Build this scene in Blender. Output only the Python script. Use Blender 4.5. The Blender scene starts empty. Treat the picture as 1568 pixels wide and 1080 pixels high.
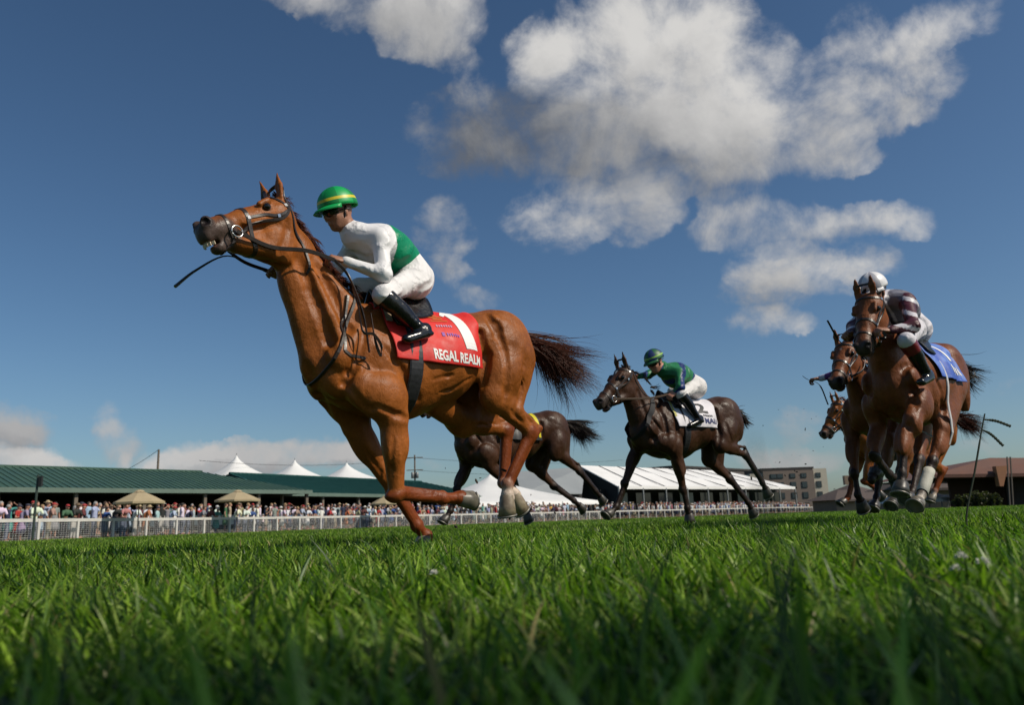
import bpy, bmesh, math, random, os
import numpy as np
from mathutils import Vector, Matrix
from mathutils.bvhtree import BVHTree
import openvdb as vdb

random.seed(7); RNG = np.random.default_rng(7)
C = bpy.context.scene.collection
scene = bpy.context.scene

# ------------------------------------------------------------------ camera
CAMZ = 0.17
PITCH, ROLL, FPX = math.radians(11.87), math.radians(2.0), 1230.0
_F = np.array([0, math.cos(PITCH), math.sin(PITCH)])
_R0 = np.array([1.0, 0, 0]); _U0 = np.array([0, -math.sin(PITCH), math.cos(PITCH)])
_R = _R0 * math.cos(ROLL) - _U0 * math.sin(ROLL)
_U = _U0 * math.cos(ROLL) + _R0 * math.sin(ROLL)
CAM = np.array([0, 0, CAMZ])
cd = bpy.data.cameras.new('camera'); cam = bpy.data.objects.new('camera', cd); C.objects.link(cam)
cam.matrix_world = Matrix(((_R[0], _U[0], -_F[0], 0), (_R[1], _U[1], -_F[1], 0), (_R[2], _U[2], -_F[2], CAMZ), (0, 0, 0, 1)))
cd.sensor_width = 36; cd.lens = FPX / 1568 * 36; cd.clip_start = 0.02; cd.clip_end = 5000
cd.dof.use_dof = True; cd.dof.focus_distance = 5.3; cd.dof.aperture_fstop = 4.0
scene.camera = cam

def ray(px, py):
    return _F + (px - 784) / FPX * _R - (py - 540) / FPX * _U
def at_height(px, py, z):
    d = ray(px, py); return CAM + d * (z - CAMZ) / d[2]
def at_depth(px, py, Y):
    d = ray(px, py); return CAM + d * (Y / d[1])
def proj(P):
    d = np.asarray(P, float) - CAM; z = d @ _F
    return 784 + FPX * (d @ _R) / z, 540 - FPX * (d @ _U) / z, z

# ------------------------------------------------------------------ light
SUN_EL, SUN_AZ = math.radians(44), math.radians(110)    # azimuth clockwise from +Y (view direction)
sun_dir = Vector((math.sin(SUN_AZ) * math.cos(SUN_EL), math.cos(SUN_AZ) * math.cos(SUN_EL), math.sin(SUN_EL)))
sl = bpy.data.lights.new('sun', 'SUN'); sl.energy = 5.0; sl.angle = math.radians(0.5); sl.color = (1.0, 0.91, 0.77)
so = bpy.data.objects.new('sun', sl); C.objects.link(so); so.rotation_euler = sun_dir.to_track_quat('Z', 'Y').to_euler()
vs = scene.view_settings
scene.display_settings.display_device = 'sRGB'
vs.view_transform = 'Standard'; vs.look = 'None'; vs.exposure = -0.24; vs.gamma = 1.0; vs.use_curve_mapping = False
scene.cycles.max_bounces = 6; scene.cycles.transparent_max_bounces = 12
scene.cycles.use_denoising = True
scene.cycles.use_adaptive_sampling = True

class NT:
    """tiny node helper"""
    def __init__(s, tree): s.t = tree
    def n(s, typ, **kw):
        nd = s.t.nodes.new(typ)
        for k, v in kw.items(): setattr(nd, k, v)
        return nd
    def link(s, a, b): s.t.links.new(a, b)
    def put(s, sock, v):
        if isinstance(v, bpy.types.NodeSocket): s.link(v, sock)
        elif v is not None: sock.default_value = v
    def math(s, op, a, b=None, c=None, clamp=False):
        nd = s.n('ShaderNodeMath', operation=op, use_clamp=clamp)
        s.put(nd.inputs[0], a)
        if b is not None: s.put(nd.inputs[1], b)
        if c is not None: s.put(nd.inputs[2], c)
        return nd.outputs[0]
    def vec(s, op, a, b=None, scale=None):
        nd = s.n('ShaderNodeVectorMath', operation=op)
        s.put(nd.inputs[0], a)
        if b is not None: s.put(nd.inputs[1], b)
        if scale is not None: s.put(nd.inputs['Scale'], scale)
        return nd.outputs['Value' if op in ('LENGTH', 'DOT_PRODUCT') else 'Vector']
    def mapr(s, v, f0, f1, t0=0.0, t1=1.0, kind='SMOOTHSTEP'):
        nd = s.n('ShaderNodeMapRange', interpolation_type=kind, clamp=True) if kind != 'LINEAR' else s.n('ShaderNodeMapRange', clamp=True)
        s.put(nd.inputs[0], v)
        for i, x in enumerate((f0, f1, t0, t1)): nd.inputs[i + 1].default_value = x
        return nd.outputs[0]
    def noise(s, vec, scale, detail=4, rough=0.5, dist=0.0, out='Fac', lac=2.0):
        nd = s.n('ShaderNodeTexNoise')
        if vec is not None: s.put(nd.inputs['Vector'], vec)
        nd.inputs['Scale'].default_value = scale; nd.inputs['Detail'].default_value = detail
        nd.inputs['Roughness'].default_value = rough; nd.inputs['Distortion'].default_value = dist
        nd.inputs['Lacunarity'].default_value = lac
        return nd.outputs[out]
    def mix(s, f, a, b, kind='MIX'):
        nd = s.n('ShaderNodeMix', data_type='RGBA', blend_type=kind)
        s.put(nd.inputs[0], f)
        s.put(nd.inputs[6], a); s.put(nd.inputs[7], b)
        return nd.outputs[2]
    def bump(s, h, strength=0.3, dist=0.01):
        nd = s.n('ShaderNodeBump'); nd.inputs['Strength'].default_value = strength; nd.inputs['Distance'].default_value = dist
        s.put(nd.inputs['Height'], h); return nd.outputs[0]

def c4(c): return (c[0], c[1], c[2], 1.0)

# ------------------------------------------------------------------ world: sky texture with clouds standing in given directions
w = bpy.data.worlds.new('World'); scene.world = w; w.use_nodes = True
w.node_tree.nodes.clear(); W = NT(w.node_tree)
sky = W.n('ShaderNodeTexSky', sky_type='NISHITA', sun_disc=False)
sky.sun_elevation = SUN_EL; sky.sun_rotation = SUN_AZ; sky.air_density = 1.0; sky.dust_density = 1.3; sky.ozone_density = 2.5; sky.altitude = 200
# cloud blobs: (direction as picture bearing px,py -> unit vector, horizontal radius, vertical radius, weight)
_z = lambda x, y, rx, ry, wt, b: (500 + x / 1.468, y / 1.468, rx / 1.468, ry / 1.468, wt, b)
BLOBS = [_z(*t) for t in (
    (700, 85, 230, 130, 1.4, 1.0), (500, 125, 90, 80, .9, .9), (890, 200, 170, 150, 1.3, .95), (430, 300, 230, 105, 1.3, .0), (640, 330, 200, 90, .9, .25), (720, 250, 200, 100, 1.0, .7), (1010, 330, 190, 85, 1.15, .6),
    (330, 340, 130, 60, .6, .15), (530, 480, 125, 70, 1.1, .75), (720, 480, 100, 70, 1.0, .60), (620, 400, 120, 60, .7, .35), (880, 400, 160, 60, .8, .35), (330, 190, 45, 60, .5, .5), (1180, 360, 70, 40, .6, .6),
    (1250, 130, 150, 100, .85, .8), (1390, 50, 110, 65, .85, .9), (1180, 230, 110, 75, .85, .7), (1390, 185, 50, 50, .5, .6), (1190, 50, 70, 60, .5, .7), (1290, 270, 80, 40, .45, .6),
    (240, 50, 120, 85, 1.2, .6), (90, 15, 160, 50, .95, .45), (-80, -15, 130, 40, .7, .45), (280, 130, 60, 35, .5, .4),
    (980, 530, 150, 60, 1.0, .6), (1190, 510, 80, 40, .9, .6), (1300, 500, 55, 40, .95, .7), (1070, 615, 160, 55, 1.1, .7), (1210, 590, 80, 35, .85, .65), (990, 670, 100, 50, 1.0, .45), (990, 742, 95, 28, 1.1, .6), (930, 480, 70, 40, .6, .5),
    (260, 510, 75, 70, .72, .45), (275, 610, 50, 40, .62, .45), (190, 290, 60, 40, .45, .4), (330, 670, 60, 25, .35, .4))] + [
    (5, 640, 60, 34, 1.2, .35), (30, 665, 45, 26, 1.0, .2), (-30, 700, 90, 26, 1.3, .9), (48, 702, 48, 22, 1.3, 1.0), (98, 710, 38, 16, 1.3, 1.0),
    (158, 630, 26, 28, 1.0, .5), (175, 662, 36, 32, 1.15, .45), (185, 700, 16, 22, 1.0, .6), (205, 680, 26, 20, .6, .3),
    (262, 702, 44, 24, 1.2, .75), (310, 698, 62, 28, 1.3, .65), (390, 698, 90, 24, 1.3, .5), (470, 696, 90, 24, 1.3, .45), (530, 700, 60, 24, 1.1, .45), (350, 722, 120, 14, 1.0, .35),
    (1145, 690, 42, 30, 1.05, .55), (1180, 712, 40, 28, 1.0, .4), (1215, 690, 30, 24, .6, .4), (1562, 568, 40, 20, .9, .5), (1545, 592, 30, 16, .7, .35), (1225, 640, 50, 26, .62, .35), (1262, 690, 40, 20, .6, .35), (1530, 690, 60, 18, .5, .4), (640, 715, 60, 14, .5, .4), (830, 706, 60, 14, .5, .4)]
g = bpy.data.node_groups.new('cloud_field', 'ShaderNodeTree')
g.interface.new_socket('Vector', in_out='INPUT', socket_type='NodeSocketVector')
g.interface.new_socket('Density', in_out='OUTPUT', socket_type='NodeSocketFloat'); g.interface.new_socket('Tone', in_out='OUTPUT', socket_type='NodeSocketFloat')
G = NT(g); gi = G.n('NodeGroupInput'); go = G.n('NodeGroupOutput')
vin = gi.outputs[0]
warp = G.noise(vin, 5.0, 7, .60, out='Color')
warp = G.vec('SUBTRACT', warp, (.5, .5, .5))
vw = G.vec('ADD', vin, G.vec('SCALE', warp, scale=.085))
warp2 = G.vec('SUBTRACT', G.noise(vin, 22, 5, .6, out='Color'), (.5, .5, .5))
vw = G.vec('ADD', vw, G.vec('SCALE', warp2, scale=.020))
tot = ton = None
for (bx, by, rw, rh, wt, tn) in BLOBS:
    d = ray(bx, by); d /= np.linalg.norm(d)
    hor = np.array([d[1], -d[0], 0]); hor /= np.linalg.norm(hor); ver = np.cross(hor, d)
    cosf = (_F @ d)
    rw_, rh_ = 1.2 * rw / FPX * cosf, 1.2 * rh / FPX * cosf
    sub = G.vec('SUBTRACT', vw, tuple(d))
    a = G.math('MULTIPLY', G.vec('DOT_PRODUCT', sub, tuple(hor / rw_)), 1.0)
    b = G.vec('DOT_PRODUCT', sub, tuple(ver / rh_))
    q = G.math('ADD', G.math('MULTIPLY', a, a), G.math('MULTIPLY', b, b))
    e = G.math('MULTIPLY', G.math('SUBTRACT', 1.0, q, clamp=True), wt)
    e = G.math('MULTIPLY', e, G.math('GREATER_THAN', G.vec('DOT_PRODUCT', vin, tuple(d)), 0.2))
    tot = e if tot is None else G.math('ADD', tot, e)
    ton = G.math('MULTIPLY', e, tn) if ton is None else G.math('MULTIPLY_ADD', e, tn, ton)
n1 = G.noise(vin, 8.0, 10, .62, .3)
n2 = G.noise(vin, 34.0, 6, .6, .4)
nn = G.math('ADD', G.math('MULTIPLY', G.math('SUBTRACT', n1, .5), 3.1), G.math('MULTIPLY', G.math('SUBTRACT', n2, .5), .55))
sat = G.math('MULTIPLY', G.math('MINIMUM', tot, 1.7), .62)
den = G.math('ADD', sat, G.math('MULTIPLY', nn, G.mapr(tot, 0, .3, 0, 1)))
veil = G.mapr(tot, .0, 1.1, 0, .22); den = G.math('MAXIMUM', den, G.math('MULTIPLY', veil, G.mapr(n1, .38, .62, .4, 2.0)))
G.link(den, go.inputs[0])
G.link(G.math('DIVIDE', ton, G.math('MAXIMUM', tot, .01)), go.inputs[1])
tc = W.n('ShaderNodeTexCoord'); dirv = tc.outputs['Generated']
def field(v):
    nd = W.n('ShaderNodeGroup'); nd.node_tree = g; W.link(v, nd.inputs[0]); return nd.outputs
F0 = field(dirv); D0, TONE = F0[0], F0[1]
toward = tuple(np.array((0.62, -0.1, 0.78)) * 0.035)
D1 = field(W.vec('NORMALIZE', W.vec('ADD', dirv, toward)))[0]
alpha = W.mapr(D0, .04, 1.22, 0, .97)
rel = W.math('MULTIPLY', W.math('SUBTRACT', D0, D1), .28)
lit = W.math('ADD', W.math('ADD', TONE, rel), W.mapr(D0, .3, 1.7, .08, -.18, 'LINEAR'), clamp=True)
ccol = W.mix(lit, c4((1.9, 2.05, 2.35)), c4((9.9, 9.7, 9.4)))
sep = W.n('ShaderNodeSeparateXYZ'); W.link(dirv, sep.inputs[0])
low = W.mapr(sep.outputs[2], 0.0, .22, 1, 0)
ccol = W.mix(W.math('MULTIPLY', low, .40), ccol, c4((5.2, 5.0, 5.1)))
hs = W.n('ShaderNodeHueSaturation'); hs.inputs['Saturation'].default_value = 1.1; hs.inputs['Value'].default_value = 1.0
W.link(sky.outputs[0], hs.inputs['Color'])
skc = W.mix(1.0, hs.outputs[0], c4((.85, .97, 1.02)), 'MULTIPLY')
sepd = W.n('ShaderNodeSeparateXYZ'); W.link(dirv, sepd.inputs[0])
skc = W.mix(W.mapr(sepd.outputs[2], .05, .62, .75, 0, 'LINEAR'), skc, W.mix(1.0, skc, c4((1.28, 1.28, 1.30)), 'MULTIPLY'))
tot_c = W.mix(alpha, skc, ccol)
bg = W.n('ShaderNodeBackground'); W.link(tot_c, bg.inputs[0]); bg.inputs[1].default_value = 0.080
wo = W.n('ShaderNodeOutputWorld'); W.link(bg.outputs[0], wo.inputs[0])
w.cycles.sampling_method = 'MANUAL'; w.cycles.sample_map_resolution = 512

# ------------------------------------------------------------------ object helpers
def tag(o, label=None, cat=None, group=None, kind=None):
    if label: o['label'] = label
    if cat: o['category'] = cat
    if group: o['group'] = group
    if kind: o['kind'] = kind
    return o
def empty(name, loc=(0, 0, 0), rz=0.0):
    o = bpy.data.objects.new(name, None); C.objects.link(o); o.location = loc; o.rotation_euler = (0, 0, rz)
    o.empty_display_size = .1
    return o
def link(name, me, parent=None, loc=None):
    o = bpy.data.objects.new(name, me); C.objects.link(o)
    if parent is not None:
        o.parent = parent
        o.matrix_parent_inverse = Matrix.Identity(4)
    if loc is not None: o.location = loc
    return o
def copy_tree(o, parent=None):
    c = o.copy(); C.objects.link(c)
    if parent is not None: c.parent = parent
    for ch in o.children: copy_tree(ch, c)
    return c
class MB:
    """collects shapes in world/local coordinates and links them as ONE mesh object"""
    def __init__(s): s.v = []; s.f = []; s.m = []
    def add(s, v, f, mi=0):
        o = len(s.v); s.v += [tuple(map(float, p)) for p in v]; s.f += [tuple(i + o for i in q) for q in f]; s.m += [mi] * len(f); return s
    def box(s, c, size, mi=0, ax=None):
        c = np.array(c, float); h = np.array(size, float) / 2
        ax = np.eye(3) if ax is None else np.array(ax, float)
        v = [c + ax[0] * h[0] * i + ax[1] * h[1] * j + ax[2] * h[2] * k for i in (-1, 1) for j in (-1, 1) for k in (-1, 1)]
        return s.add(v, [(0, 1, 3, 2), (4, 6, 7, 5), (0, 4, 5, 1), (2, 3, 7, 6), (0, 2, 6, 4), (1, 5, 7, 3)], mi)
    def tube(s, pts, rad, n=6, mi=0, flat=1.0, up=None, cap=True):
        pts = [np.array(p, float) for p in pts]; k = len(pts)
        rad = [rad] * k if np.isscalar(rad) else rad
        v = []; f = []; u0 = None
        for i in range(k):
            t = pts[min(i + 1, k - 1)] - pts[max(i - 1, 0)]; t /= (np.linalg.norm(t) + 1e-9)
            if up is not None: a = np.array(up[i] if np.ndim(up) > 1 else up, float)
            else: a = u0 if u0 is not None else (np.array([0, 0, 1.]) if abs(t[2]) < .9 else np.array([1., 0, 0]))
            a = a - t * (a @ t); a /= (np.linalg.norm(a) + 1e-9); b = np.cross(t, a); u0 = a
            for j in range(n):
                q = 2 * math.pi * j / n
                v.append(pts[i] + rad[i] * (a * math.cos(q) * flat + b * math.sin(q)))
        for i in range(k - 1):
            for j in range(n):
                f.append((i * n + j, i * n + (j + 1) % n, (i + 1) * n + (j + 1) % n, (i + 1) * n + j))
        if cap: f.append(tuple(range(n))[::-1]); f.append(tuple((k - 1) * n + j for j in range(n)))
        return s.add(v, f, mi)
    def lathe(s, base, axis, prof, n=16, mi=0):
        base = np.array(base, float); t = np.array(axis, float); t /= np.linalg.norm(t)
        a = np.array([0, 0, 1.]) if abs(t[2]) < .9 else np.array([1., 0, 0]); a -= t * (a @ t); a /= np.linalg.norm(a); b = np.cross(t, a)
        v = []; f = []
        for (r, h) in prof:
            for j in range(n):
                q = 2 * math.pi * j / n; v.append(base + t * h + r * (a * math.cos(q) + b * math.sin(q)))
        for i in range(len(prof) - 1):
            for j in range(n): f.append((i * n + j, i * n + (j + 1) % n, (i + 1) * n + (j + 1) % n, (i + 1) * n + j))
        return s.add(v, f, mi)
    def build(s, name, mats, parent=None, smooth=False, world=False):
        me = bpy.data.meshes.new(name); me.from_pydata(s.v, [], s.f)
        if not isinstance(mats, (list, tuple)): mats = [mats]
        for m in mats: me.materials.append(m)
        me.polygons.foreach_set('material_index', s.m)
        if smooth: me.polygons.foreach_set('use_smooth', [True] * len(s.f))
        me.update()
        if world and parent is not None:
            me.transform(parent_mat(parent).inverted())
        return link(name, me, parent)
def parent_mat(p):
    m = Matrix.Translation(p.location) @ Matrix.Rotation(p.rotation_euler.z, 4, 'Z')
    return m
MATS = {}
def mat(name, col, rough=.6, noise=0.0, nscale=8.0, spec=.5, bump=0.0, bscale=40.0, metal=0.0, attr=None, coat=0.0, sheen=0.0, col2=None, transl=0.0, objcol=False, detail=5):
    if name in MATS: return MATS[name]
    m = bpy.data.materials.new(name); m.use_nodes = True; m.node_tree.nodes.clear(); T = NT(m.node_tree)
    out = T.n('ShaderNodeOutputMaterial'); b = T.n('ShaderNodeBsdfPrincipled')
    tcn = T.n('ShaderNodeTexCoord').outputs['Object']
    if attr: base = T.n('ShaderNodeAttribute', attribute_name=attr).outputs['Color']
    elif objcol: base = T.n('ShaderNodeObjectInfo').outputs['Color']
    else:
        rgb = T.n('ShaderNodeRGB'); rgb.outputs[0].default_value = c4(col); base = rgb.outputs[0]
    if noise > 0:
        nz = T.noise(tcn, nscale, detail, .6)
        if col2 is not None: base = T.mix(T.mapr(nz, .5 - noise / 2, .5 + noise / 2), base, c4(col2))
        else:
            k = T.mapr(nz, .25, .75, 1 - noise, 1 + noise, 'LINEAR')
            cmb = T.n('ShaderNodeCombineColor')
            for i in range(3): T.link(k, cmb.inputs[i])
            base = T.mix(1.0, base, cmb.outputs[0], 'MULTIPLY')
        rn = T.mapr(nz, .3, .7, max(.03, rough - .12), min(1, rough + .1), 'LINEAR'); T.link(rn, b.inputs['Roughness'])
    else: b.inputs['Roughness'].default_value = rough
    T.link(base, b.inputs['Base Color'])
    b.inputs['Specular IOR Level'].default_value = spec; b.inputs['Metallic'].default_value = metal
    b.inputs['Coat Weight'].default_value = coat; b.inputs['Coat Roughness'].default_value = .25
    b.inputs['Sheen Weight'].default_value = sheen
    if bump > 0: T.link(T.bump(T.noise(tcn, bscale, 5, .6), bump, .01), b.inputs['Normal'])
    if transl > 0:
        tr = T.n('ShaderNodeBsdfTranslucent'); T.link(base, tr.inputs[0]); ms = T.n('ShaderNodeMixShader'); ms.inputs[0].default_value = transl
        T.link(b.outputs[0], ms.inputs[1]); T.link(tr.outputs[0], ms.inputs[2]); T.link(ms.outputs[0], out.inputs[0])
    else: T.link(b.outputs[0], out.inputs[0])
    MATS[name] = m; return m
def fast_mesh(name, V, Fq, mats=(), smooth=False, colors=None, cname='col'):
    """V (n,3), Fq (m,4) or (m,3) int arrays"""
    me = bpy.data.meshes.new(name); V = np.asarray(V, np.float32); Fq = np.asarray(Fq, np.int32)
    k = Fq.shape[1]
    me.vertices.add(len(V)); me.vertices.foreach_set('co', V.ravel())
    me.loops.add(Fq.size); me.loops.foreach_set('vertex_index', Fq.ravel())
    me.polygons.add(len(Fq)); me.polygons.foreach_set('loop_start', np.arange(0, Fq.size, k, dtype=np.int32))
    me.polygons.foreach_set('loop_total', np.full(len(Fq), k, np.int32))
    if smooth: me.polygons.foreach_set('use_smooth', np.ones(len(Fq), bool))
    me.update(calc_edges=True)
    if colors is not None:
        a = me.color_attributes.new(cname, 'FLOAT_COLOR', 'POINT')
        cc = np.ones((len(V), 4), np.float32); cc[:, :colors.shape[1]] = colors; a.data.foreach_set('color', cc.ravel())
    for m in mats: me.materials.append(m)
    return me
# ------------------------------------------------------------------ ground and grass
def gmat():
    m = bpy.data.materials.new('turf_soil'); m.use_nodes = True; T = NT(m.node_tree); b = m.node_tree.nodes['Principled BSDF']
    tcn = T.n('ShaderNodeTexCoord').outputs['Object']
    n1 = T.noise(tcn, 3.0, 8, .6); n2 = T.noise(tcn, .12, 4, .5)
    c = T.mix(T.mapr(n1, .35, .65), c4((.012, .017, .006)), c4((.022, .038, .009)))
    c = T.mix(T.mapr(n2, .4, .6, 0, .5), c, c4((.05, .10, .02)))
    T.link(c, b.inputs['Base Color']); b.inputs['Roughness'].default_value = .95; b.inputs['Specular IOR Level'].default_value = .1
    return m
def sheet():
    xs = np.concatenate([-np.geomspace(3000, 8, 14), np.linspace(-6, 6, 13), np.geomspace(8, 3000, 14)])
    ys = np.concatenate([-np.geomspace(1000, 8, 10), np.linspace(-6, 6, 13), np.geomspace(8, 4000, 18)])
    X, Y = np.meshgrid(xs, ys); V = np.stack([X.ravel(), Y.ravel(), np.zeros(X.size)], 1)
    nx, ny = len(xs), len(ys); i = np.arange(nx - 1)[None] + np.arange(ny - 1)[:, None] * nx; i = i.ravel()
    return V, np.stack([i, i + 1, i + nx + 1, i + nx], 1)
V, Fq = sheet()
o = link('ground', fast_mesh('ground', V, Fq, [gmat()])); tag(o, 'flat turf ground of the racecourse under the grass', kind='structure')

def grass_material():
    m = bpy.data.materials.new('grass_blade'); m.use_nodes = True; m.node_tree.nodes.clear(); T = NT(m.node_tree)
    out = T.n('ShaderNodeOutputMaterial'); b = T.n('ShaderNodeBsdfPrincipled')
    at = T.n('ShaderNodeAttribute', attribute_name='col').outputs['Color']
    b.inputs['Roughness'].default_value = .42; b.inputs['Specular IOR Level'].default_value = .28
    T.link(at, b.inputs['Base Color']); tr = T.n('ShaderNodeBsdfTranslucent')
    T.link(T.mix(1.0, at, c4((1.1, 1.35, .55)), 'MULTIPLY'), tr.inputs[0])
    ms = T.n('ShaderNodeMixShader'); ms.inputs[0].default_value = .38
    T.link(b.outputs[0], ms.inputs[1]); T.link(tr.outputs[0], ms.inputs[2]); T.link(ms.outputs[0], out.inputs[0])
    return m
GM = grass_material()
def vnoise(x, y, s, seed):
    """cheap smooth value noise"""
    r = np.random.default_rng(seed).random((64, 64)); x = x / s; y = y / s
    xi = np.floor(x).astype(int); yi = np.floor(y).astype(int); fx = x - xi; fy = y - yi; fx = fx * fx * (3 - 2 * fx); fy = fy * fy * (3 - 2 * fy)
    g_ = lambda a, b: r[a % 64, b % 64]
    return (g_(xi, yi) * (1 - fx) + g_(xi + 1, yi) * fx) * (1 - fy) + (g_(xi, yi + 1) * (1 - fx) + g_(xi + 1, yi + 1) * fx) * fy
def blades(x, y, h, wd, nseg, seed, lean=.55, palette=None, wide_face=0.0):
    rg = np.random.default_rng(seed); n = len(x)
    th = rg.random(n) * 2 * np.pi                       # lean direction
    bias = vnoise(x, y, .22, 3) * 5 - 1.6               # neighbouring blades lean alike
    th = th * .75 + bias
    ph = rg.random(n) * np.pi                           # face direction
    ln = (rg.random(n) ** 1.4) * lean
    curl = rg.random(n) * .9 * lean
    t = np.linspace(0, 1, nseg + 1)
    V = np.empty((n, nseg + 1, 2, 3), np.float32)
    for k, tt in enumerate(t):
        off = h * (ln * tt + curl * tt * tt)
        zz = h * (tt - .38 * (ln + curl) ** 2 * tt * tt * .6)
        ww = wd * (1 - tt ** 2.2) * (.75 + .5 * min(1, tt * 4) * .5) + wd * .04
        cx = x + np.cos(th) * off; cy = y + np.sin(th) * off
        a = ph + tt * (rg.random() * .2)
        for sgn, j in ((-1, 0), (1, 1)):
            V[:, k, j, 0] = cx + sgn * np.cos(a) * ww / 2
            V[:, k, j, 1] = cy + sgn * np.sin(a) * ww / 2
            V[:, k, j, 2] = zz
    base = (np.arange(n) * (nseg + 1) * 2)[:, None]
    q = []
    for k in range(nseg): q.append(np.stack([base[:, 0] + 2 * k, base[:, 0] + 2 * k + 1, base[:, 0] + 2 * k + 3, base[:, 0] + 2 * k + 2], 1))
    Fq = np.stack(q, 1).reshape(-1, 4)
    pal = np.array([(.048, .135, .012), (.075, .175, .018), (.10, .20, .026), (.035, .105, .014), (.15, .21, .04)] if palette is None else palette)
    pw = np.array([.32, .30, .16, .19, .03]); 
    if palette is not None: pw = np.ones(len(pal))
    pi = rg.choice(len(pal), n, p=pw / pw.sum()); col = pal[pi] * (.75 + .5 * rg.random((n, 1))) * (.8 + .4 * vnoise(x, y, 1.3, 9))[:, None]
    dry = rg.random(n) < .018; col[dry] = np.array((.30, .25, .11)) * (.6 + .6 * rg.random((dry.sum(), 1)))
    col = np.repeat(col[:, None], (nseg + 1) * 2, 1).reshape(-1, 3)
    return V.reshape(-1, 3), Fq, col
def sample_field(r0, r1, rho, pw, half, seed):
    """points with density rho*(r0/r)^pw in a fan in front of the camera"""
    rg = np.random.default_rng(seed); q = 2 - pw
    tot = rho * r0 ** pw * 2 * half * (r1 ** q - r0 ** q) / q; n = int(tot)
    u = rg.random(n); r = (r0 ** q + u * (r1 ** q - r0 ** q)) ** (1 / q); a = (rg.random(n) * 2 - 1) * half
    return r * np.sin(a), r * np.cos(a), r
parts = []
def addb(*a, **k):
    v, f, c = blades(*a, **k); parts.append((v, f, c))
HALF = math.radians(43)
PALN = [(.10, .205, .012), (.15, .27, .018), (.235, .37, .034), (.032, .085, .009), (.27, .36, .07), (.11, .205, .02), (.02, .055, .008)]
x, y, r = sample_field(.20, 1.5, 3900, .0, math.radians(60), 1)
keep = (r > .36) | (np.abs(x) > .30)
x, y = x[keep], y[keep]; n_ = len(x)
addb(x, y, (.035 + .055 * RNG.random(n_)) * (.75 + .5 * vnoise(x, y, .25, 4)), .0032 + .0046 * RNG.random(n_), 6, 11, lean=1.1, palette=PALN)
x, y, r = sample_field(1.5, 6.5, 4300, 1.15, HALF + .12, 2); n_ = len(x)
addb(x, y, (.04 + .06 * RNG.random(n_)) * (.7 + .6 * vnoise(x, y, .35, 4)), (.0042 + .0068 * RNG.random(n_)) * np.clip(r / 3.0, 1, 2.6), 4, 12, lean=.95, palette=PALN)
x, y, r = sample_field(6.5, 60, 1300, 1.5, HALF + .08, 3); n_ = len(x)
addb(x, y, (.05 + .06 * RNG.random(n_)) * (.8 + .4 * vnoise(x, y, 2., 4)), (.008 + .008 * RNG.random(n_)) * np.clip(r / 9, 1, 5), 3, 13, lean=.6, palette=PALN)
# taller stray blades, some of them broad
x, y, r = sample_field(.55, 7, 130, .9, HALF, 5); n_ = len(x)
addb(x, y, .09 + .07 * RNG.random(n_), .004 + .004 * RNG.random(n_), 6, 14, lean=.7, palette=[(.06, .15, .015), (.11, .22, .03), (.03, .08, .012)])
# trodden straw-coloured blades lying low
x, y, r = sample_field(.7, 8, 260, 1.0, HALF, 6); n_ = len(x)
addb(x, y, .05 + .03 * RNG.random(n_), .003 + .003 * RNG.random(n_), 4, 15, lean=1.3, palette=[(.34, .30, .14), (.25, .26, .10), (.42, .40, .26)])
# a few broad blades standing right by the lens
nb = [(gp0, D_) for gp0, D_ in ((95, .42), (190, .40), (365, .36), (395, .40), (470, .5), (520, .38), (700, .55), (830, .45), (905, .38), (960, .6), (1030, .36), (1060, .40), (1090, .5), (1200, .6), (1330, .45), (1400, .38), (1490, .42), (1540, .5), (1350, .62), (250, .6), (30, .5))]
bx = np.array([(ray(p, 800) * (D_ / ray(p, 800)[1]))[0] for p, D_ in nb]); by = np.array([D_ for _, D_ in nb])
addb(bx, by, .115 + .045 * RNG.random(len(nb)), .008 + .005 * RNG.random(len(nb)), 8, 17, lean=.4, palette=[(.20, .34, .06), (.28, .38, .12), (.12, .22, .03)])
off = 0; VV = []; FF = []; CC = []
for v, f, c in parts: VV.append(v); FF.append(f + off); CC.append(c); off += len(v)
o = link('grass', fast_mesh('grass', np.concatenate(VV), np.concatenate(FF), [GM], True, np.concatenate(CC)))
tag(o, 'thick green turf grass with long blades across the course', 'grass', kind='stuff')
del parts, VV, FF, CC
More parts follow.
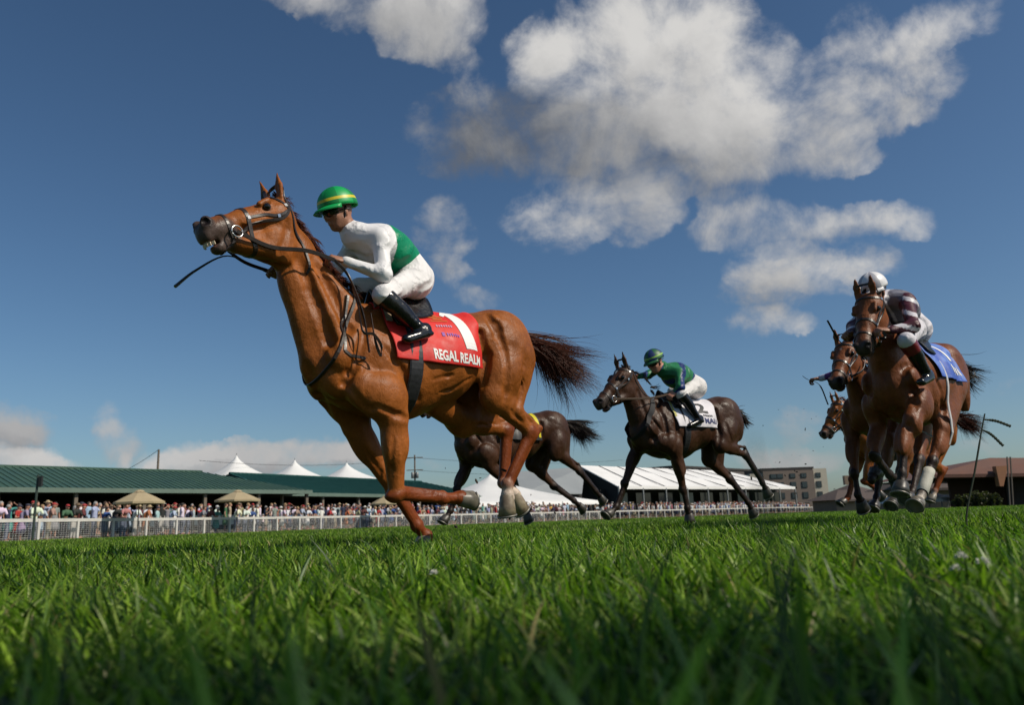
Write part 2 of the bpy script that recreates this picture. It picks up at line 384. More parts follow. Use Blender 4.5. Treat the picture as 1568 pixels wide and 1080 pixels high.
# ------------------------------------------------------------------ smooth bodies: primitives blended in a distance field, then meshed
def v3(*a): return np.array(a, float)
def unit(v): v = np.asarray(v, float); return v / (np.linalg.norm(v) + 1e-12)
def squash(axis, s, axis2=None, s2=1.0):
    n = unit(axis); M = np.eye(3) + (1 / s - 1) * np.outer(n, n)
    if axis2 is not None: n2 = unit(axis2); M = M @ (np.eye(3) + (1 / s2 - 1) * np.outer(n2, n2))
    return M
class Body:
    def __init__(s): s.p = []
    def cone(s, a, b, ra, rb, k=.03, M=None, z=0, sub=False):
        s.p.append(('c', np.array(a, float), np.array(b, float), ra, rb, k, M, z, sub)); return s
    def ell(s, c, r, ax=None, k=.03, z=0, sub=False):
        """ellipsoid: centre, three radii, rows of ax = its axes"""
        ax = np.eye(3) if ax is None else np.array([unit(q) for q in ax])
        s.p.append(('e', np.array(c, float), np.array(r, float), ax, 0, k, None, z, sub)); return s
    def chain(s, pts, k=.03, z=0, axis=None):
        """pts: (point, radius, lateral squash)"""
        for (p, r, q), (p2, r2, q2) in zip(pts[:-1], pts[1:]):
            s.cone(p, p2, r, r2, k, None if axis is None else squash(axis, (q + q2) / 2), z)
        return s
    @staticmethod
    def dist(pr, P):
        if pr[0] == 'c':
            _, a, b, ra, rb, k, M, z, sub = pr
            if M is not None: P = P @ M.T; a = M @ a; b = M @ b
            ba = b - a; q = P - a; L = float(ba @ ba) + 1e-12
            h = np.clip((q @ ba) / L, 0, 1)
            d = np.linalg.norm(q - h[..., None] * ba, axis=-1) - (ra + (rb - ra) * h)
            return d * (.85 if M is not None else 1)
        _, c, r, ax, _0, k, M, z, sub = pr
        q = (P - c) @ ax.T
        k0 = np.linalg.norm(q / r, axis=-1); k1 = np.linalg.norm(q / (r * r), axis=-1) + 1e-9
        return k0 * (k0 - 1) / k1
    @staticmethod
    def bb(pr):
        if pr[0] == 'c': R = max(pr[3], pr[4]) * 1.25; lo = np.minimum(pr[1], pr[2]) - R; hi = np.maximum(pr[1], pr[2]) + R
        else: R = pr[2].max(); lo = pr[1] - R; hi = pr[1] + R
        return lo, hi
    def mesh(s, name, vox, mats, palette, extra=None, crisp=False):
        lo = np.min([s.bb(p)[0] for p in s.p if not p[8]], 0) - 4 * vox; hi = np.max([s.bb(p)[1] for p in s.p if not p[8]], 0) + 4 * vox
        n = np.ceil((hi - lo) / vox).astype(int) + 1
        D = np.full(n, .08, np.float32)
        for pr in s.p:
            a, b = s.bb(pr); m = pr[5] + 3 * vox
            i0 = np.maximum(np.floor((a - m - lo) / vox).astype(int), 0); i1 = np.minimum(np.ceil((b + m - lo) / vox).astype(int) + 1, n)
            if (i1 <= i0).any(): continue
            g_ = [lo[q] + vox * np.arange(i0[q], i1[q]) for q in range(3)]
            P = np.stack(np.meshgrid(*g_, indexing='ij'), -1)
            d = s.dist(pr, P).astype(np.float32); S = D[i0[0]:i1[0], i0[1]:i1[1], i0[2]:i1[2]]; k = pr[5]
            if pr[8]:
                h = np.clip(.5 + .5 * (S + (-d) * -1 * -1) / k, 0, 1) if False else np.clip(.5 - .5 * (S + d) / k, 0, 1)
                S[...] = S * (1 - h) + (-d) * h + k * h * (1 - h)
            else:
                h = np.clip(.5 + .5 * (S - d) / k, 0, 1); S[...] = S * (1 - h) + d * h - k * h * (1 - h)
        gr = vdb.FloatGrid(.08); gr.copyFromArray(D)
        pts, quads = gr.convertToQuads(isovalue=0)[:2]
        V = pts.astype(float) * vox + lo; Q = quads[:, ::-1].astype(np.int32)
        V, Q = biggest(V, Q)
        a_, b_, c_ = V[Q[:, 0]], V[Q[:, 1]], V[Q[:, 2]]
        if np.einsum('ij,ij->', np.cross(a_, b_), c_) < 0: Q = Q[:, ::-1].copy()
        # zone colours
        W_ = np.zeros((len(V), len(palette)))
        for pr in s.p:
            if pr[8]: continue
            a, b = s.bb(pr); sel = np.all((V > a - .08) & (V < b + .08), 1)
            if not sel.any(): continue
            d = s.dist(pr, V[sel]); W_[sel, pr[7]] = np.maximum(W_[sel, pr[7]], np.exp(-np.abs(np.clip(d, 0, 1)) / .010))
        W_ += 1e-6; W_ = W_ ** (12 if crisp else 2); W_ /= W_.sum(1, keepdims=True); col = W_ @ np.array(palette)
        if extra is not None: V, col = extra(V, col)
        me = fast_mesh(name, V, Q, mats, True, col)
        return me
def biggest(V, Q):
    """keep the largest connected piece"""
    n = len(V); lab = np.arange(n)
    e = np.concatenate([Q[:, [0, 1]], Q[:, [1, 2]], Q[:, [2, 3]]])
    for _ in range(400):
        m = np.minimum(lab[e[:, 0]], lab[e[:, 1]]); new = lab.copy()
        np.minimum.at(new, e[:, 0], m); np.minimum.at(new, e[:, 1], m); new = new[new]
        if (new == lab).all(): break
        lab = new
    ids, cnt = np.unique(lab, return_counts=True); keep = lab == ids[cnt.argmax()]
    if keep.all(): return V, Q
    idx = np.cumsum(keep) - 1; Q = Q[keep[Q[:, 0]]]
    return V[keep], idx[Q].astype(np.int32)

def spline(pts, n):
    pts = [np.array(p, float) for p in pts]
    if len(pts) == 2: return [pts[0] + (pts[1] - pts[0]) * t for t in np.linspace(0, 1, n)]
    P_ = [2 * pts[0] - pts[1]] + pts + [2 * pts[-1] - pts[-2]]; out = []; k = len(pts) - 1
    for t in np.linspace(0, k - 1e-6, n):
        i = int(t); f = t - i; a, b, c, d = P_[i:i + 4]
        out.append(.5 * ((2 * b) + (c - a) * f + (2 * a - 5 * b + 4 * c - d) * f * f + (3 * b - a - 3 * c + d) * f ** 3))
    return out
def union(B, p):
    P_ = np.array([p], float); return min(float(Body.dist(pr, P_)[0]) for pr in B.p if not pr[8])
def skin_hit(B, fr, px, py):
    """where the bearing of a picture point first meets the body"""
    o, d = fr.rayloc(px, py); L = np.linalg.norm(d); d = d / L; t = 2.5
    for _ in range(90):
        q = union(B, o + d * t)
        if q < .002: break
        t += max(q * .8, .002)
        if t > 16: return None
    p = o + d * t; e = .004; g = np.array([union(B, p + a) - union(B, p - a) for a in np.eye(3) * e]); return p, unit(g)
def carve(B, fr, pts, depth=.010, r=.022, k=.03, ridge=False, z=0):
    """a groove (or a raised vein) running over the body through the given points"""
    q_ = spline([v3(p[0], p[1], 0) for p in pts], 5 * len(pts) - 2) if len(pts) > 1 else pts
    h = [skin_hit(B, fr, p[0], p[1]) for p in q_]; n = len(h); out = []
    for i in range(n - 1):
        if h[i] is None or h[i + 1] is None or np.linalg.norm(h[i][0] - h[i + 1][0]) > .12: continue
        o = []
        for k_ in (i, i + 1):
            t = k_ / (n - 1); dd = depth * .62 * math.sin(math.pi * min(1, max(0, t))) ** .6; o.append(h[k_][0] + h[k_][1] * ((r - dd) if not ridge else (dd - r)))
        out.append((o[0], o[1]))
    for a, b in out: B.cone(a, b, r, r, k * .5 if not ridge else k, z=z, sub=not ridge)
class Fat:
    """forwards to a Body with every radius scaled, so one set of leg proportions serves heavier and lighter horses"""
    def __init__(s, B, g): s.B = B; s.g = g
    def cone(s, a, b, ra, rb, *r, **k): s.B.cone(a, b, ra * s.g, rb * s.g, *r, **k)
    def ell(s, c, r, *a, **k): s.B.ell(c, (r[0], r[1] * s.g, r[2] * s.g), *a, **k)

class Frame:
    """local frame of a horse: x forward, y to its left, z up; built round the point of the withers"""
    def __init__(s, px, py, z, phi):
        s.O = at_height(px, py, z); s.O[2] = 0; a = math.radians(phi)
        s.h = np.array([-math.sin(a), -math.cos(a), 0]); s.l = np.array([math.cos(a), -math.sin(a), 0])
        s.rz = math.atan2(s.h[1], s.h[0])
    def w(s, p): return s.O + s.h * p[0] + s.l * p[1] + np.array([0, 0, p[2]])
    def loc(s, P): d = np.asarray(P) - s.O; return np.array([d @ s.h, d @ s.l, d[2]])
    def P(s, px, py, w):
        d = ray(px, py); t = (w - (CAM - s.O) @ s.l) / (d @ s.l); return s.loc(CAM + d * t)
    def rayloc(s, px, py):
        d = ray(px, py); return s.loc(CAM), np.array([d @ s.h, d @ s.l, d[2]])

Y = v3(0, 1, 0)
COATS = {  # body, dark points, muzzle, pale
    'chestnut': [(.255, .076, .013), (.17, .038, .008), (.085, .058, .048), (.52, .42, .34), (.085, .028, .012)],
    'dark': [(.050, .021, .010), (.020, .012, .009), (.040, .030, .026), (.30, .24, .19), (.018, .011, .009)],
    'bay': [(.170, .054, .018), (.026, .015, .011), (.055, .040, .034), (.48, .42, .36), (.016, .010, .008)],
}
def coat_mat(name, gloss=.35):
    if name in MATS: return MATS[name]
    m = bpy.data.materials.new(name); m.use_nodes = True; T = NT(m.node_tree); b = m.node_tree.nodes['Principled BSDF']
    tcn = T.n('ShaderNodeTexCoord').outputs['Object']; at = T.n('ShaderNodeAttribute', attribute_name='col').outputs['Color']
    n1 = T.noise(tcn, 5, 6, .6); n2 = T.noise(T.vec('MULTIPLY', tcn, (1.0, 1.0, .35)), 160, 3, .6); n3 = T.noise(tcn, 26, 5, .65)
    k = T.math('MULTIPLY', T.mapr(n1, .3, .7, .70, 1.26, 'LINEAR'), T.mapr(n2, .25, .75, .86, 1.14, 'LINEAR'))
    k = T.math('MULTIPLY', k, T.mapr(n3, .3, .7, .88, 1.12, 'LINEAR'))
    cmb = T.n('ShaderNodeCombineColor'); [T.link(k, cmb.inputs[i]) for i in range(3)]
    T.link(T.mix(1.0, at, cmb.outputs[0], 'MULTIPLY'), b.inputs['Base Color'])
    T.link(T.mapr(T.math('ADD', T.math('MULTIPLY', n3, .5), T.math('MULTIPLY', n1, .5)), .35, .65, gloss - .06, gloss + .24, 'LINEAR'), b.inputs['Roughness'])
    b.inputs['Specular IOR Level'].default_value = .20
    
    # hair grain, soft muscle relief, dried specks
    n4 = T.noise(T.vec('MULTIPLY', tcn, (1.0, 1.2, .55)), 11, 4, .55, .6)
    h = T.math('ADD', T.math('MULTIPLY', n3, .7), T.math('ADD', T.math('MULTIPLY', n2, .16), T.math('MULTIPLY', n4, 1.5)))
    T.link(T.bump(h, .55, .012), b.inputs['Normal'])
    MATS[name] = m; return m

def leg_fore(B, S, E, K, F, P_, T_, side, s=1.0, dark=0, sock=None):
    out = Y * side; zl = dark
    fd = unit(K - E); bk = np.cross(Y, fd)          # palmar side
    # shoulder, upper arm
    B.cone(S, E + v3(0, 0, .05), .105, .085, .04, squash(Y, .8))
    B.ell((S + E) / 2 + v3(-.03, side * .045, .06), (.15, .065, .12), [unit(E - S + v3(-.1, 0, 0)), Y, np.cross(unit(E - S + v3(-.1, 0, 0)), Y)], .03)
    # forearm with its muscle bellies
    B.cone(E + fd * .0, K, .078, .040, .03, squash(Y, .82))
    B.ell(E + fd * .13 + out * .022 - bk * .018, (.15, .045, .060), [fd, out, bk], .022)
    B.ell(E + fd * .10 + out * .010 + bk * .045, (.14, .042, .042), [fd, out, bk], .018)
    B.ell(E + fd * .12 - out * .03 - bk * .01, (.14, .035, .05), [fd, out, bk], .02)
    B.cone(E + fd * .1 - bk * .045 + out * .015, K - fd * .03 - bk * .022 + out * .008, .028, .014, .014)
    # knee
    cdn = unit(F - K); cb = np.cross(Y, cdn)
    B.ell(K, (.050, .042, .038), [unit(fd + cdn + 1e-3), Y, cb], .018, z=zl)
    B.ell(K + fd * .012 - bk * .020, (.030, .038, .018), [cdn, Y, cb], .012, z=zl)
    B.ell(K - unit(fd - cdn + cb * -.3) * 0 - (bk + cb) * .014, (.045, .036, .034), [cdn, Y, cb], .018, z=zl)
    B.ell(K + cb * .03, (.022, .018, .02), [cdn, Y, cb], .016, z=zl)
    # cannon, tendons
    B.cone(K, F, .032, .0265, .02, squash(Y, .85), z=zl)
    B.cone(K + cb * .037 + cdn * .02, F + cb * .031 - cdn * .015, .0155, .0165, .005, z=zl)
    B.cone(K + cb * .012 + out * .018 + cdn * .03, F + out * .012 + cb * .01 - cdn * .05, .011, .009, .01, z=zl)
    hoof_end(B, F, P_, T_, cdn, cb, zl, sock)
def hoof_end(B, F, P_, T_, cdn, cb, zl, sock):
    zz = zl if sock is None else sock
    B.ell(F, (.040, .034, .036), [cdn, Y, cb], .014, z=zl); B.ell(F + cb * .028, (.028, .024, .022), [cdn, Y, cb], .010, z=zl)
    for sd in (-1, 1): B.cone(F - cdn * .14 + cb * .016 + Y * sd * .014, F + cb * .022 + Y * sd * .020, .007, .009, .008, z=zl)
    B.cone(F, P_, .029, .032, .018, z=zz)
    ax = unit(T_ - P_); B.cone(P_ - ax * .005, P_ + ax * .012, .040, .042, .012, z=zz)
def leg_hind(B, H, St, Hk, F, P_, T_, side, s=1.0, dark=0, sock=None):
    out = Y * side; zl = dark
    td = unit(St - H); gd = unit(Hk - St); gb = -np.cross(Y, gd)     # gb: towards the shin (front) side
    bk = -gb
    B.cone(H, St, .20, .11, .06, squash(Y, .62))
    B.cone(H + v3(-.10, 0, -.02), St + gd * .13 + v3(-.05, 0, 0), .13, .075, .04, squash(Y, .62))
    B.ell(H + td * .17 + out * .035, (.20, .09, .13), [td, out, np.cross(td, out)], .035)
    B.ell(H + v3(-.11, side * .02, -.07), (.085, .07, .17), [v3(1, 0, 0), Y, unit(St - H + gd * .2)], .03)
    B.ell(St, (.085, .065, .075), [gd, Y, gb], .035)
    # gaskin
    B.cone(St, Hk, .082, .036, .03, squash(Y, .78))
    B.ell(St + gd * .14 + out * .018 - gb * .02, (.15, .045, .062), [gd, out, gb], .02)
    B.ell(St + gd * .13 + out * .012 + gb * .03, (.15, .036, .036), [gd, out, gb], .016)
    cdn = unit(F - Hk); cb = np.cross(Y, cdn)
    pt = Hk - unit(F - Hk) * .075 + cb * .055                        # point of hock
    B.cone(St + gd * .2 - gb * .05, pt, .030, .015, .014)            # Achilles tendon
    B.cone(pt, Hk + cb * .03 + cdn * .05, .022, .024, .014, z=zl)
    B.ell(Hk, (.062, .040, .050), [cdn, Y, cb], .022, z=zl)
    B.ell(Hk + out * .012 - cb * .02, (.05, .032, .032), [cdn, Y, cb], .018, z=zl)
    B.cone(Hk + cdn * .02, F, .037, .029, .022, squash(Y, .85), z=zl)
    B.cone(Hk + cb * .042 + cdn * .05, F + cb * .032 - cdn * .015, .0165, .017, .005, z=zl)
    B.cone(Hk + cb * .012 + out * .02 + cdn * .05, F + out * .012 + cb * .01 - cdn * .07, .012, .009, .01, z=zl)
    hoof_end(B, F, P_, T_, cdn, cb, zl, sock)
def hoof_mesh(P_, T_, up, hs=1.25):
    """hoof: slanted wall, sole, a thin shoe; axis P_->T_, 'up' = towards the toe (dorsal)"""
    ax = unit(T_ - P_); L = np.linalg.norm(T_ - P_) * 1.08; d = unit(up - ax * (up @ ax)); l = np.cross(ax, d)
    m = MB(); n = 20; V = []; F_ = []
    for i, (t, r, dr) in enumerate(((a_, b_ * hs, c_) for a_, b_, c_ in ((-.10, .038, 0), (.0, .043, .002), (.5, .050, .010), (1.0, .057, .020), (1.0, .050, .019), (.93, .036, .015), (.90, .0001, .008)))):
        for j in range(n):
            q = 2 * math.pi * j / n; c, s_ = math.cos(q), math.sin(q)
            V.append(P_ + ax * L * t + d * (c * r * (1.12 if c > 0 else .92) + dr) + l * s_ * r * (1 - .12 * (c < -.5)))
    for i in range(6):
        for j in range(n): F_.append((i * n + j, i * n + (j + 1) % n, (i + 1) * n + (j + 1) % n, (i + 1) * n + j))
    m.add(V, F_)
    # shoe: open ring
    pts = [P_ + ax * (L + .004) + d * (math.cos(q) * .054 * hs * (1.1 if math.cos(q) > 0 else .9) + .02) + l * math.sin(q) * .052 * hs for q in np.linspace(-2.5, 2.5, 17)]
    m.tube(pts, .009, 5, mi=1, flat=1.0)
    return m

def head(B, poll, nose, upv, s=1.0, z=(0, 2), gv=1.0, gl=1.0):
    """skull from poll to lips; returns the head's axes and a function from head coordinates to points"""
    u = unit(nose - poll); L = np.linalg.norm(nose - poll); v = unit(upv - u * (upv @ u)); l = np.cross(u, v)
    if l @ Y < 0: l = -l
    q = L / .60; gv_ = q * gv; gl_ = q * gl; g_ = (gv_ + gl_) / 2
    A = lambda a, b, c=0.0: poll + u * (a * q) + v * (b * gv_) + l * (c * gl_)
    ax = [u, v, l]; r = lambda *t: (t[0] * q, t[1] * gv_, t[2] * gl_)
    B.ell(A(.05, -.02), r(.12, .095, .085), ax, .03)
    B.cone(A(.06, .0), A(.30, -.002), .074 * g_, .054 * g_, .03, squash(l, 1.08))
    B.cone(A(.25, .0), A(.50, .0), .050 * g_, .038 * g_, .03)
    B.cone(A(.12, -.05), A(.47, -.035), .088 * gv_, .050 * gv_, .03, squash(l, .62 * gl / gv))
    for sd in (-1, 1):
        B.ell(A(.115, -.085, sd * .030), r(.120, .108, .046), ax, .022)
        B.cone(A(.20, -.135, sd * .030), A(.42, -.068, sd * .022), .028 * g_, .021 * g_, .025)
        B.cone(A(.20, -.018, sd * .062), A(.34, -.016, sd * .046), .014 * q, .009 * q, .018)
        B.cone(A(.125, .052, sd * .068), A(.19, .044, sd * .066), .021 * q, .018 * q, .014)
        B.cone(A(.135, .006, sd * .074), A(.185, .004, sd * .070), .012 * q, .010 * q, .012)
        B.ell(A(.158, .027, sd * .092), r(.024, .0155, .020), ax, .008, sub=True)
        B.ell(A(.075, .050, sd * .085), r(.03, .018, .012), ax, .014, sub=True)
        B.ell(A(.552, .012, sd * .034), r(.038, .026, .024), ax, .014, z=z[1])
        B.ell(A(.572, .014, sd * .056), r(.026, .015, .026), [unit(u + v * .45), unit(v - u * .45), l], .006, sub=True)
        B.cone(A(.515, -.056, sd * .056), A(.455, -.060, sd * .054), .007, .004, .008, sub=True)
        
    B.cone(A(.44, -.016), A(.54, -.018), .052 * g_, .044 * g_, .03, z=z[1])
    B.ell(A(.572, -.030), r(.032, .036, .044), ax, .02, z=z[1])
    B.cone(A(.40, -.060), A(.50, -.070), .034 * g_, .027 * g_, .02, squash(l, 1.15), z=z[1])
    B.ell(A(.518, -.080), r(.040, .022, .036), ax, .016, z=z[1])
    B.cone(A(.15, -.12), A(.38, -.08), .055 * g_, .035 * g_, .03)
    B.ell(A(.575, -.060), r(.075, .009, .06), ax, .006, sub=True)
    return u, v, l, q, A
def head_parts(root, u, v, l, q, A, teeth=False):
    """eyes (and bared teeth) as meshes of their own under the horse"""
    for sd in (-1, 1):
        m = MB(); c = A(.158, .027, sd * .079); r = .023 * q
        m.lathe(c - l * sd * r, l * sd, [(r * math.sin(a), r - r * math.cos(a)) for a in np.linspace(0.01, math.pi - .01, 9)], 14)
        m.build('eye', mat('eye', (.008, .006, .005), .08, spec=.8), root, True)
    if teeth:
        m = MB()
        for i in range(7):
            a = (i - 3) / 3.4
            c = A(.588 - .035 * a * a, -.062, a * .040); d = unit(A(.588 - .035 * a * a, 0, a * .04) - A(.50, 0, 0))
            m.box(c, (.010, .015, .020), ax=[d, np.cross(v, d), v])
        m.build('teeth', mat('teeth', (.62, .50, .36), .35, .2, 60), root, False)
def face_paint(A, blaze=None):
    def fn(V, col):
        for sd in (-1, 1):
            for c, rad, cc in ((A(.565, .014, sd * .046), .030, (.012, .008, .008)), (A(.158, .027, sd * .085), .026, (.04, .020, .012))):
                w_ = np.clip(1.4 - np.linalg.norm(V - c, axis=1) / rad, 0, 1)[:, None]; w_ = np.clip(w_ * 1.6, 0, 1); col = col * (1 - w_) + np.array(cc) * w_
        w_ = np.clip(1.5 - np.linalg.norm(V - A(.56, -.058, 0), axis=1) / .035, 0, 1)[:, None]; col = col * (1 - w_) + np.array((.30, .13, .10)) * w_
        if blaze is not None:
            for a, b, rad in blaze:
                pa, pb = A(*a), A(*b); ba = pb - pa; h = np.clip((V - pa) @ ba / (ba @ ba), 0, 1); d = np.linalg.norm(V - pa - h[:, None] * ba, axis=1)
                w_ = np.clip((rad - d) / .006, 0, 1)[:, None]; col = col * (1 - w_) + np.array((.6, .55, .5)) * w_
        return V, col
    return fn
def ears(B, A, dirs, q, z=0):
    for sd, dv in dirs:
        b0 = A(.0, .062, sd * .050); d = unit(dv); u = unit(A(1, 0) - A(0, 0)); side = unit(np.cross(d, u)); fw = np.cross(side, d)
        M = squash(fw, .62)
        B.cone(b0 - d * .03, b0 + d * .075 * q, .022 * q, .030 * q, .016, M, z=z)
        B.cone(b0 + d * .075 * q, b0 + d * .175 * q, .0295 * q, .005 * q, .012, M, z=z)
        B.cone(b0 + d * .03 * q + u * .022, b0 + d * .13 * q + u * .016, .012 * q, .006 * q, .008, sub=True)
def scaled(p, k):
    return (p[0], p[1] * k, p[2] * k) + ((p[3] * k, p[4] * k) if p[0] == 'c' else (p[3], p[4])) + p[5:]
def torso(B0, T=None, croup=0.0, sc=1.0, xs=1.0):
    B = Body()
    T = T or [((.27, 0, 1.15), .205, .90), ((.08, 0, 1.17), .305, .70), ((-.20, 0, 1.185), .335, .76), ((-.50, 0, 1.26), .285, .88), ((-.78, 0, 1.37 + croup * .6), .215, 1.02), ((-.97, 0, 1.42 + croup), .20, 1.1), ((-1.10, 0, 1.38 + croup), .17, 1.05)]
    B.chain([(v3(*p), r, q) for p, r, q in T], .05, 0, Y)
    B.cone((.10, 0, 1.50), (-.22, 0, 1.525), .075, .085, .06, squash(Y, .6))
    B.cone((-.22, 0, 1.525), (-.62, 0, 1.47), .085, .09, .06, squash(Y, .8))
    for sd in (-1, 1):
        B.cone((.0, sd * .10, 1.42), (.30, sd * .17, 1.18), .11, .10, .04, squash(Y, .55))      # shoulder blade
        B.ell((-.02, sd * .185, 1.16), (.17, .065, .17), [unit(v3(.5, 0, -.85)), Y, unit(v3(.85, 0, .5))], .03)  # triceps
        B.ell((.28, sd * .095, 1.06), (.12, .085, .13), None, .03)                              # pectoral
        B.ell((-1.0, sd * .13, 1.43 + croup), (.20, .10, .17), None, .04)                      # gluteal
        B.cone((-.86, sd * .17, 1.50 + croup), (-.93, sd * .20, 1.47 + croup), .035, .03, .04)    # point of hip
        B.cone((.10, sd * .25, 1.30), (-.16, sd * .27, .98), .012, .012, .03, sub=True)          # hollow behind the shoulder blade's edge
        B.cone((.30, sd * .17, 1.30), (.16, sd * .25, 1.06), .016, .012, .035, sub=True)
        B.cone((-.72, sd * .20, 1.44), (-.70, sd * .26, 1.12), .014, .010, .05, sub=True)
    for p in B.p:
        p = scaled(p, sc)
        for q in ((1, 2) if p[0] == 'c' else (1,)):
            if p[q][0] < 0: p[q][0] *= xs
        B0.p.append(p)
def neck(B, pts, M=.03):
    B.chain(pts, .05, 0, Y)
# ------------------------------------------------------------------ tack, hair, riders
def bvh_of(me):
    me.calc_loop_triangles()
    return BVHTree.FromPolygons([v.co[:] for v in me.vertices], [p.vertices[:] for p in me.polygons])
def ribbon(m, pts, nrm, width, thick=.004, mi=0, closed=False):
    """flat strap lying on a surface: pts and outward normals"""
    k = len(pts); V = []; F_ = []
    for i in range(k):
        a = pts[(i + 1) % k] if closed else pts[min(i + 1, k - 1)]; b = pts[i - 1] if (closed or i) else pts[0]
        t = unit(a - b); n = unit(nrm[i] - t * (nrm[i] @ t)); s_ = np.cross(t, n) * width / 2
        V += [pts[i] - s_, pts[i] - s_ * .8 + n * thick, pts[i] + s_ * .8 + n * thick, pts[i] + s_]
    for i in range(k if closed else k - 1):
        j = (i + 1) % k
        for q in range(4): F_.append((4 * i + q, 4 * i + (q + 1) % 4, 4 * j + (q + 1) % 4, 4 * j + q))
    if not closed: F_ += [(3, 2, 1, 0), tuple(4 * (k - 1) + q for q in range(4))]
    m.add(V, F_, mi)
def on_skin(bvh, pts, off=.002):
    P_ = []; N_ = []
    for p in pts:
        co, n, i, d = bvh.find_nearest(Vector(p))
        n = np.array(n); P_.append(np.array(co) + n * off); N_.append(n)
    for _ in range(2):
        N_ = [unit(N_[max(i - 1, 0)] + N_[i] * 2 + N_[min(i + 1, len(N_) - 1)]) for i in range(len(N_))]
        P_ = [(P_[max(i - 1, 0)] + P_[i] * 2 + P_[min(i + 1, len(P_) - 1)]) / 4 if 0 < i < len(P_) - 1 else P_[i] for i in range(len(P_))]
    return P_, N_
def strap(m, bvh, pts, width, n=24, off=.002, mi=0, thick=.004):
    p, nn = on_skin(bvh, spline(pts, n), off); ribbon(m, p, nn, width, thick, mi); return p
def ring_on(bvh, c, axis, up, n=40, R=.9, a0=0, a1=2 * math.pi, off=.003):
    """points where a plane round c cuts the skin, from outside inwards"""
    axis = unit(axis); up = unit(np.array(up) - axis * (np.array(up) @ axis)); sd = np.cross(axis, up); P_ = []; N_ = []
    for a in np.linspace(a0, a1, n, endpoint=(a1 - a0) < 6.2):
        d = up * math.cos(a) + sd * math.sin(a)
        co, nn, i, t = bvh.ray_cast(Vector(c), Vector(d))       # from inside outwards, so a leg in the way is not strapped in
        if co is None: continue
        P_.append(np.array(co) + d * off); N_.append(d)
    n_ = len(P_); R0 = [(p - c) @ d for p, d in zip(P_, N_)]; R1 = list(R0)
    for _ in range(6): R1 = [max((R1[i - 1] + 2 * R1[i] + R1[(i + 1) % n_]) / 4, R0[i]) for i in range(n_)]
    P_ = [p + d * (b_ - a_ + .002) for p, d, a_, b_ in zip(P_, N_, R0, R1)]
    return P_, N_
LEATHER = mat('leather', (.022, .014, .011), .42, .25, 60, spec=.5)
BLACK = mat('black_leather', (.008, .008, .009), .30, .2, 40, spec=.55)
STEEL = mat('steel', (.62, .61, .58), .22, metal=1.0); SHOE = mat('worn_shoe', (.20, .19, .17), .5, .2, 40, metal=.6)

def bridle(root, bvh, A, q, ringpt, style=0, lm=None):
    lm = lm or LEATHER
    b = empty_mesh = MB()
    W_ = .024 * q
    for sd in (-1, 1):
        strap(b, bvh, [A(-.045, .10, sd * .03), A(-.03, .03, sd * .13), A(.07, -.03, sd * .14), A(.25, -.05, sd * .12), ringpt(sd) * .6 + A(.40, -.05, sd * .1) * .4], W_ * .85, 26)
    strap(b, bvh, [A(-.01, .0, -.13), A(.06, .09, -.09), A(.075, .14, 0), A(.06, .09, .09), A(-.01, .0, .13)], W_ * 1.0, 26)
    strap(b, bvh, [A(-.04, .03, -.12), A(-.05, .10, -.05), A(-.05, .12, 0), A(-.05, .10, .05), A(-.04, .03, .12)], W_ * .9, 20)
    strap(b, bvh, [A(-.03, .02, .13), A(-.01, -.08, .13), A(.0, -.16, .12), A(.01, -.24, .05), A(.01, -.25, -.05), A(.0, -.16, -.12), A(-.01, -.08, -.13), A(-.03, .02, -.13)], W_ * .7, 40)
    def loop(u0, u1, wd):
        pts = [A(u0 + (u1 - u0) * (1 - math.cos(a)) / 2, .13 * math.cos(a) - .03, .13 * math.sin(a)) for a in np.linspace(0, 2 * math.pi, 37)]
        p, nn = on_skin(bvh, pts[:-1], .002); ribbon(b, p, nn, wd, .004, closed=True)
    loop(.30, .34, W_ * 1.2)
    if style == 0:
        loop(.44, .47, W_ * .8)
        for sd in (-1, 1): strap(b, bvh, [A(-.02, .01, sd * .13), A(.12, -.02, sd * .13), A(.22, .0, sd * .12), A(.31, -.0, sd * .11)], W_ * .8, 16)
    o = b.build('bridle', lm, root)
    for sd in (-1, 1):
        mm = MB()
        c = ringpt(sd); n_ = unit(A(0, 0, sd) - A(0, 0, 0)); a1 = unit(A(1, 0) - A(0, 0)); a2 = np.cross(n_, a1); r = .034 * q
        mm.tube([c + a1 * math.cos(t) * r + a2 * math.sin(t) * r for t in np.linspace(0, 2 * math.pi, 25)], .0042 * q, 6)
        mm.build('bit_ring', STEEL, o, True)
        for uv in ((.02, .03), (.12, -.02), (.31, .0)):
            mm = MB()
            co, nn, i_, d_ = bvh.find_nearest(Vector(A(uv[0], uv[1], sd * .13)))
            mm.box(np.array(co) + np.array(nn) * .006, (.02, .02, .004), ax=[a1, np.cross(np.array(nn), a1), np.array(nn)]); mm.build('buckle', STEEL, o)
    return o
def rein(root, pts, width=.020, n=30, up=None, m=None, name='rein', lm=None):
    b = MB(); P_ = spline(pts, n); k = len(P_)
    N_ = [unit(np.cross(unit(P_[min(i + 1, k - 1)] - P_[max(i - 1, 0)]), v3(.1, .25, 1))) for i in range(k)]
    N_ = [unit(np.cross(unit(P_[min(i + 1, k - 1)] - P_[max(i - 1, 0)]), np.cross(N_[i], unit(P_[min(i + 1, k - 1)] - P_[max(i - 1, 0)])) * -1)) for i in range(k)] if False else N_
    ribbon(b, P_, N_, width, .004); return b.build(name, lm or LEATHER, root)
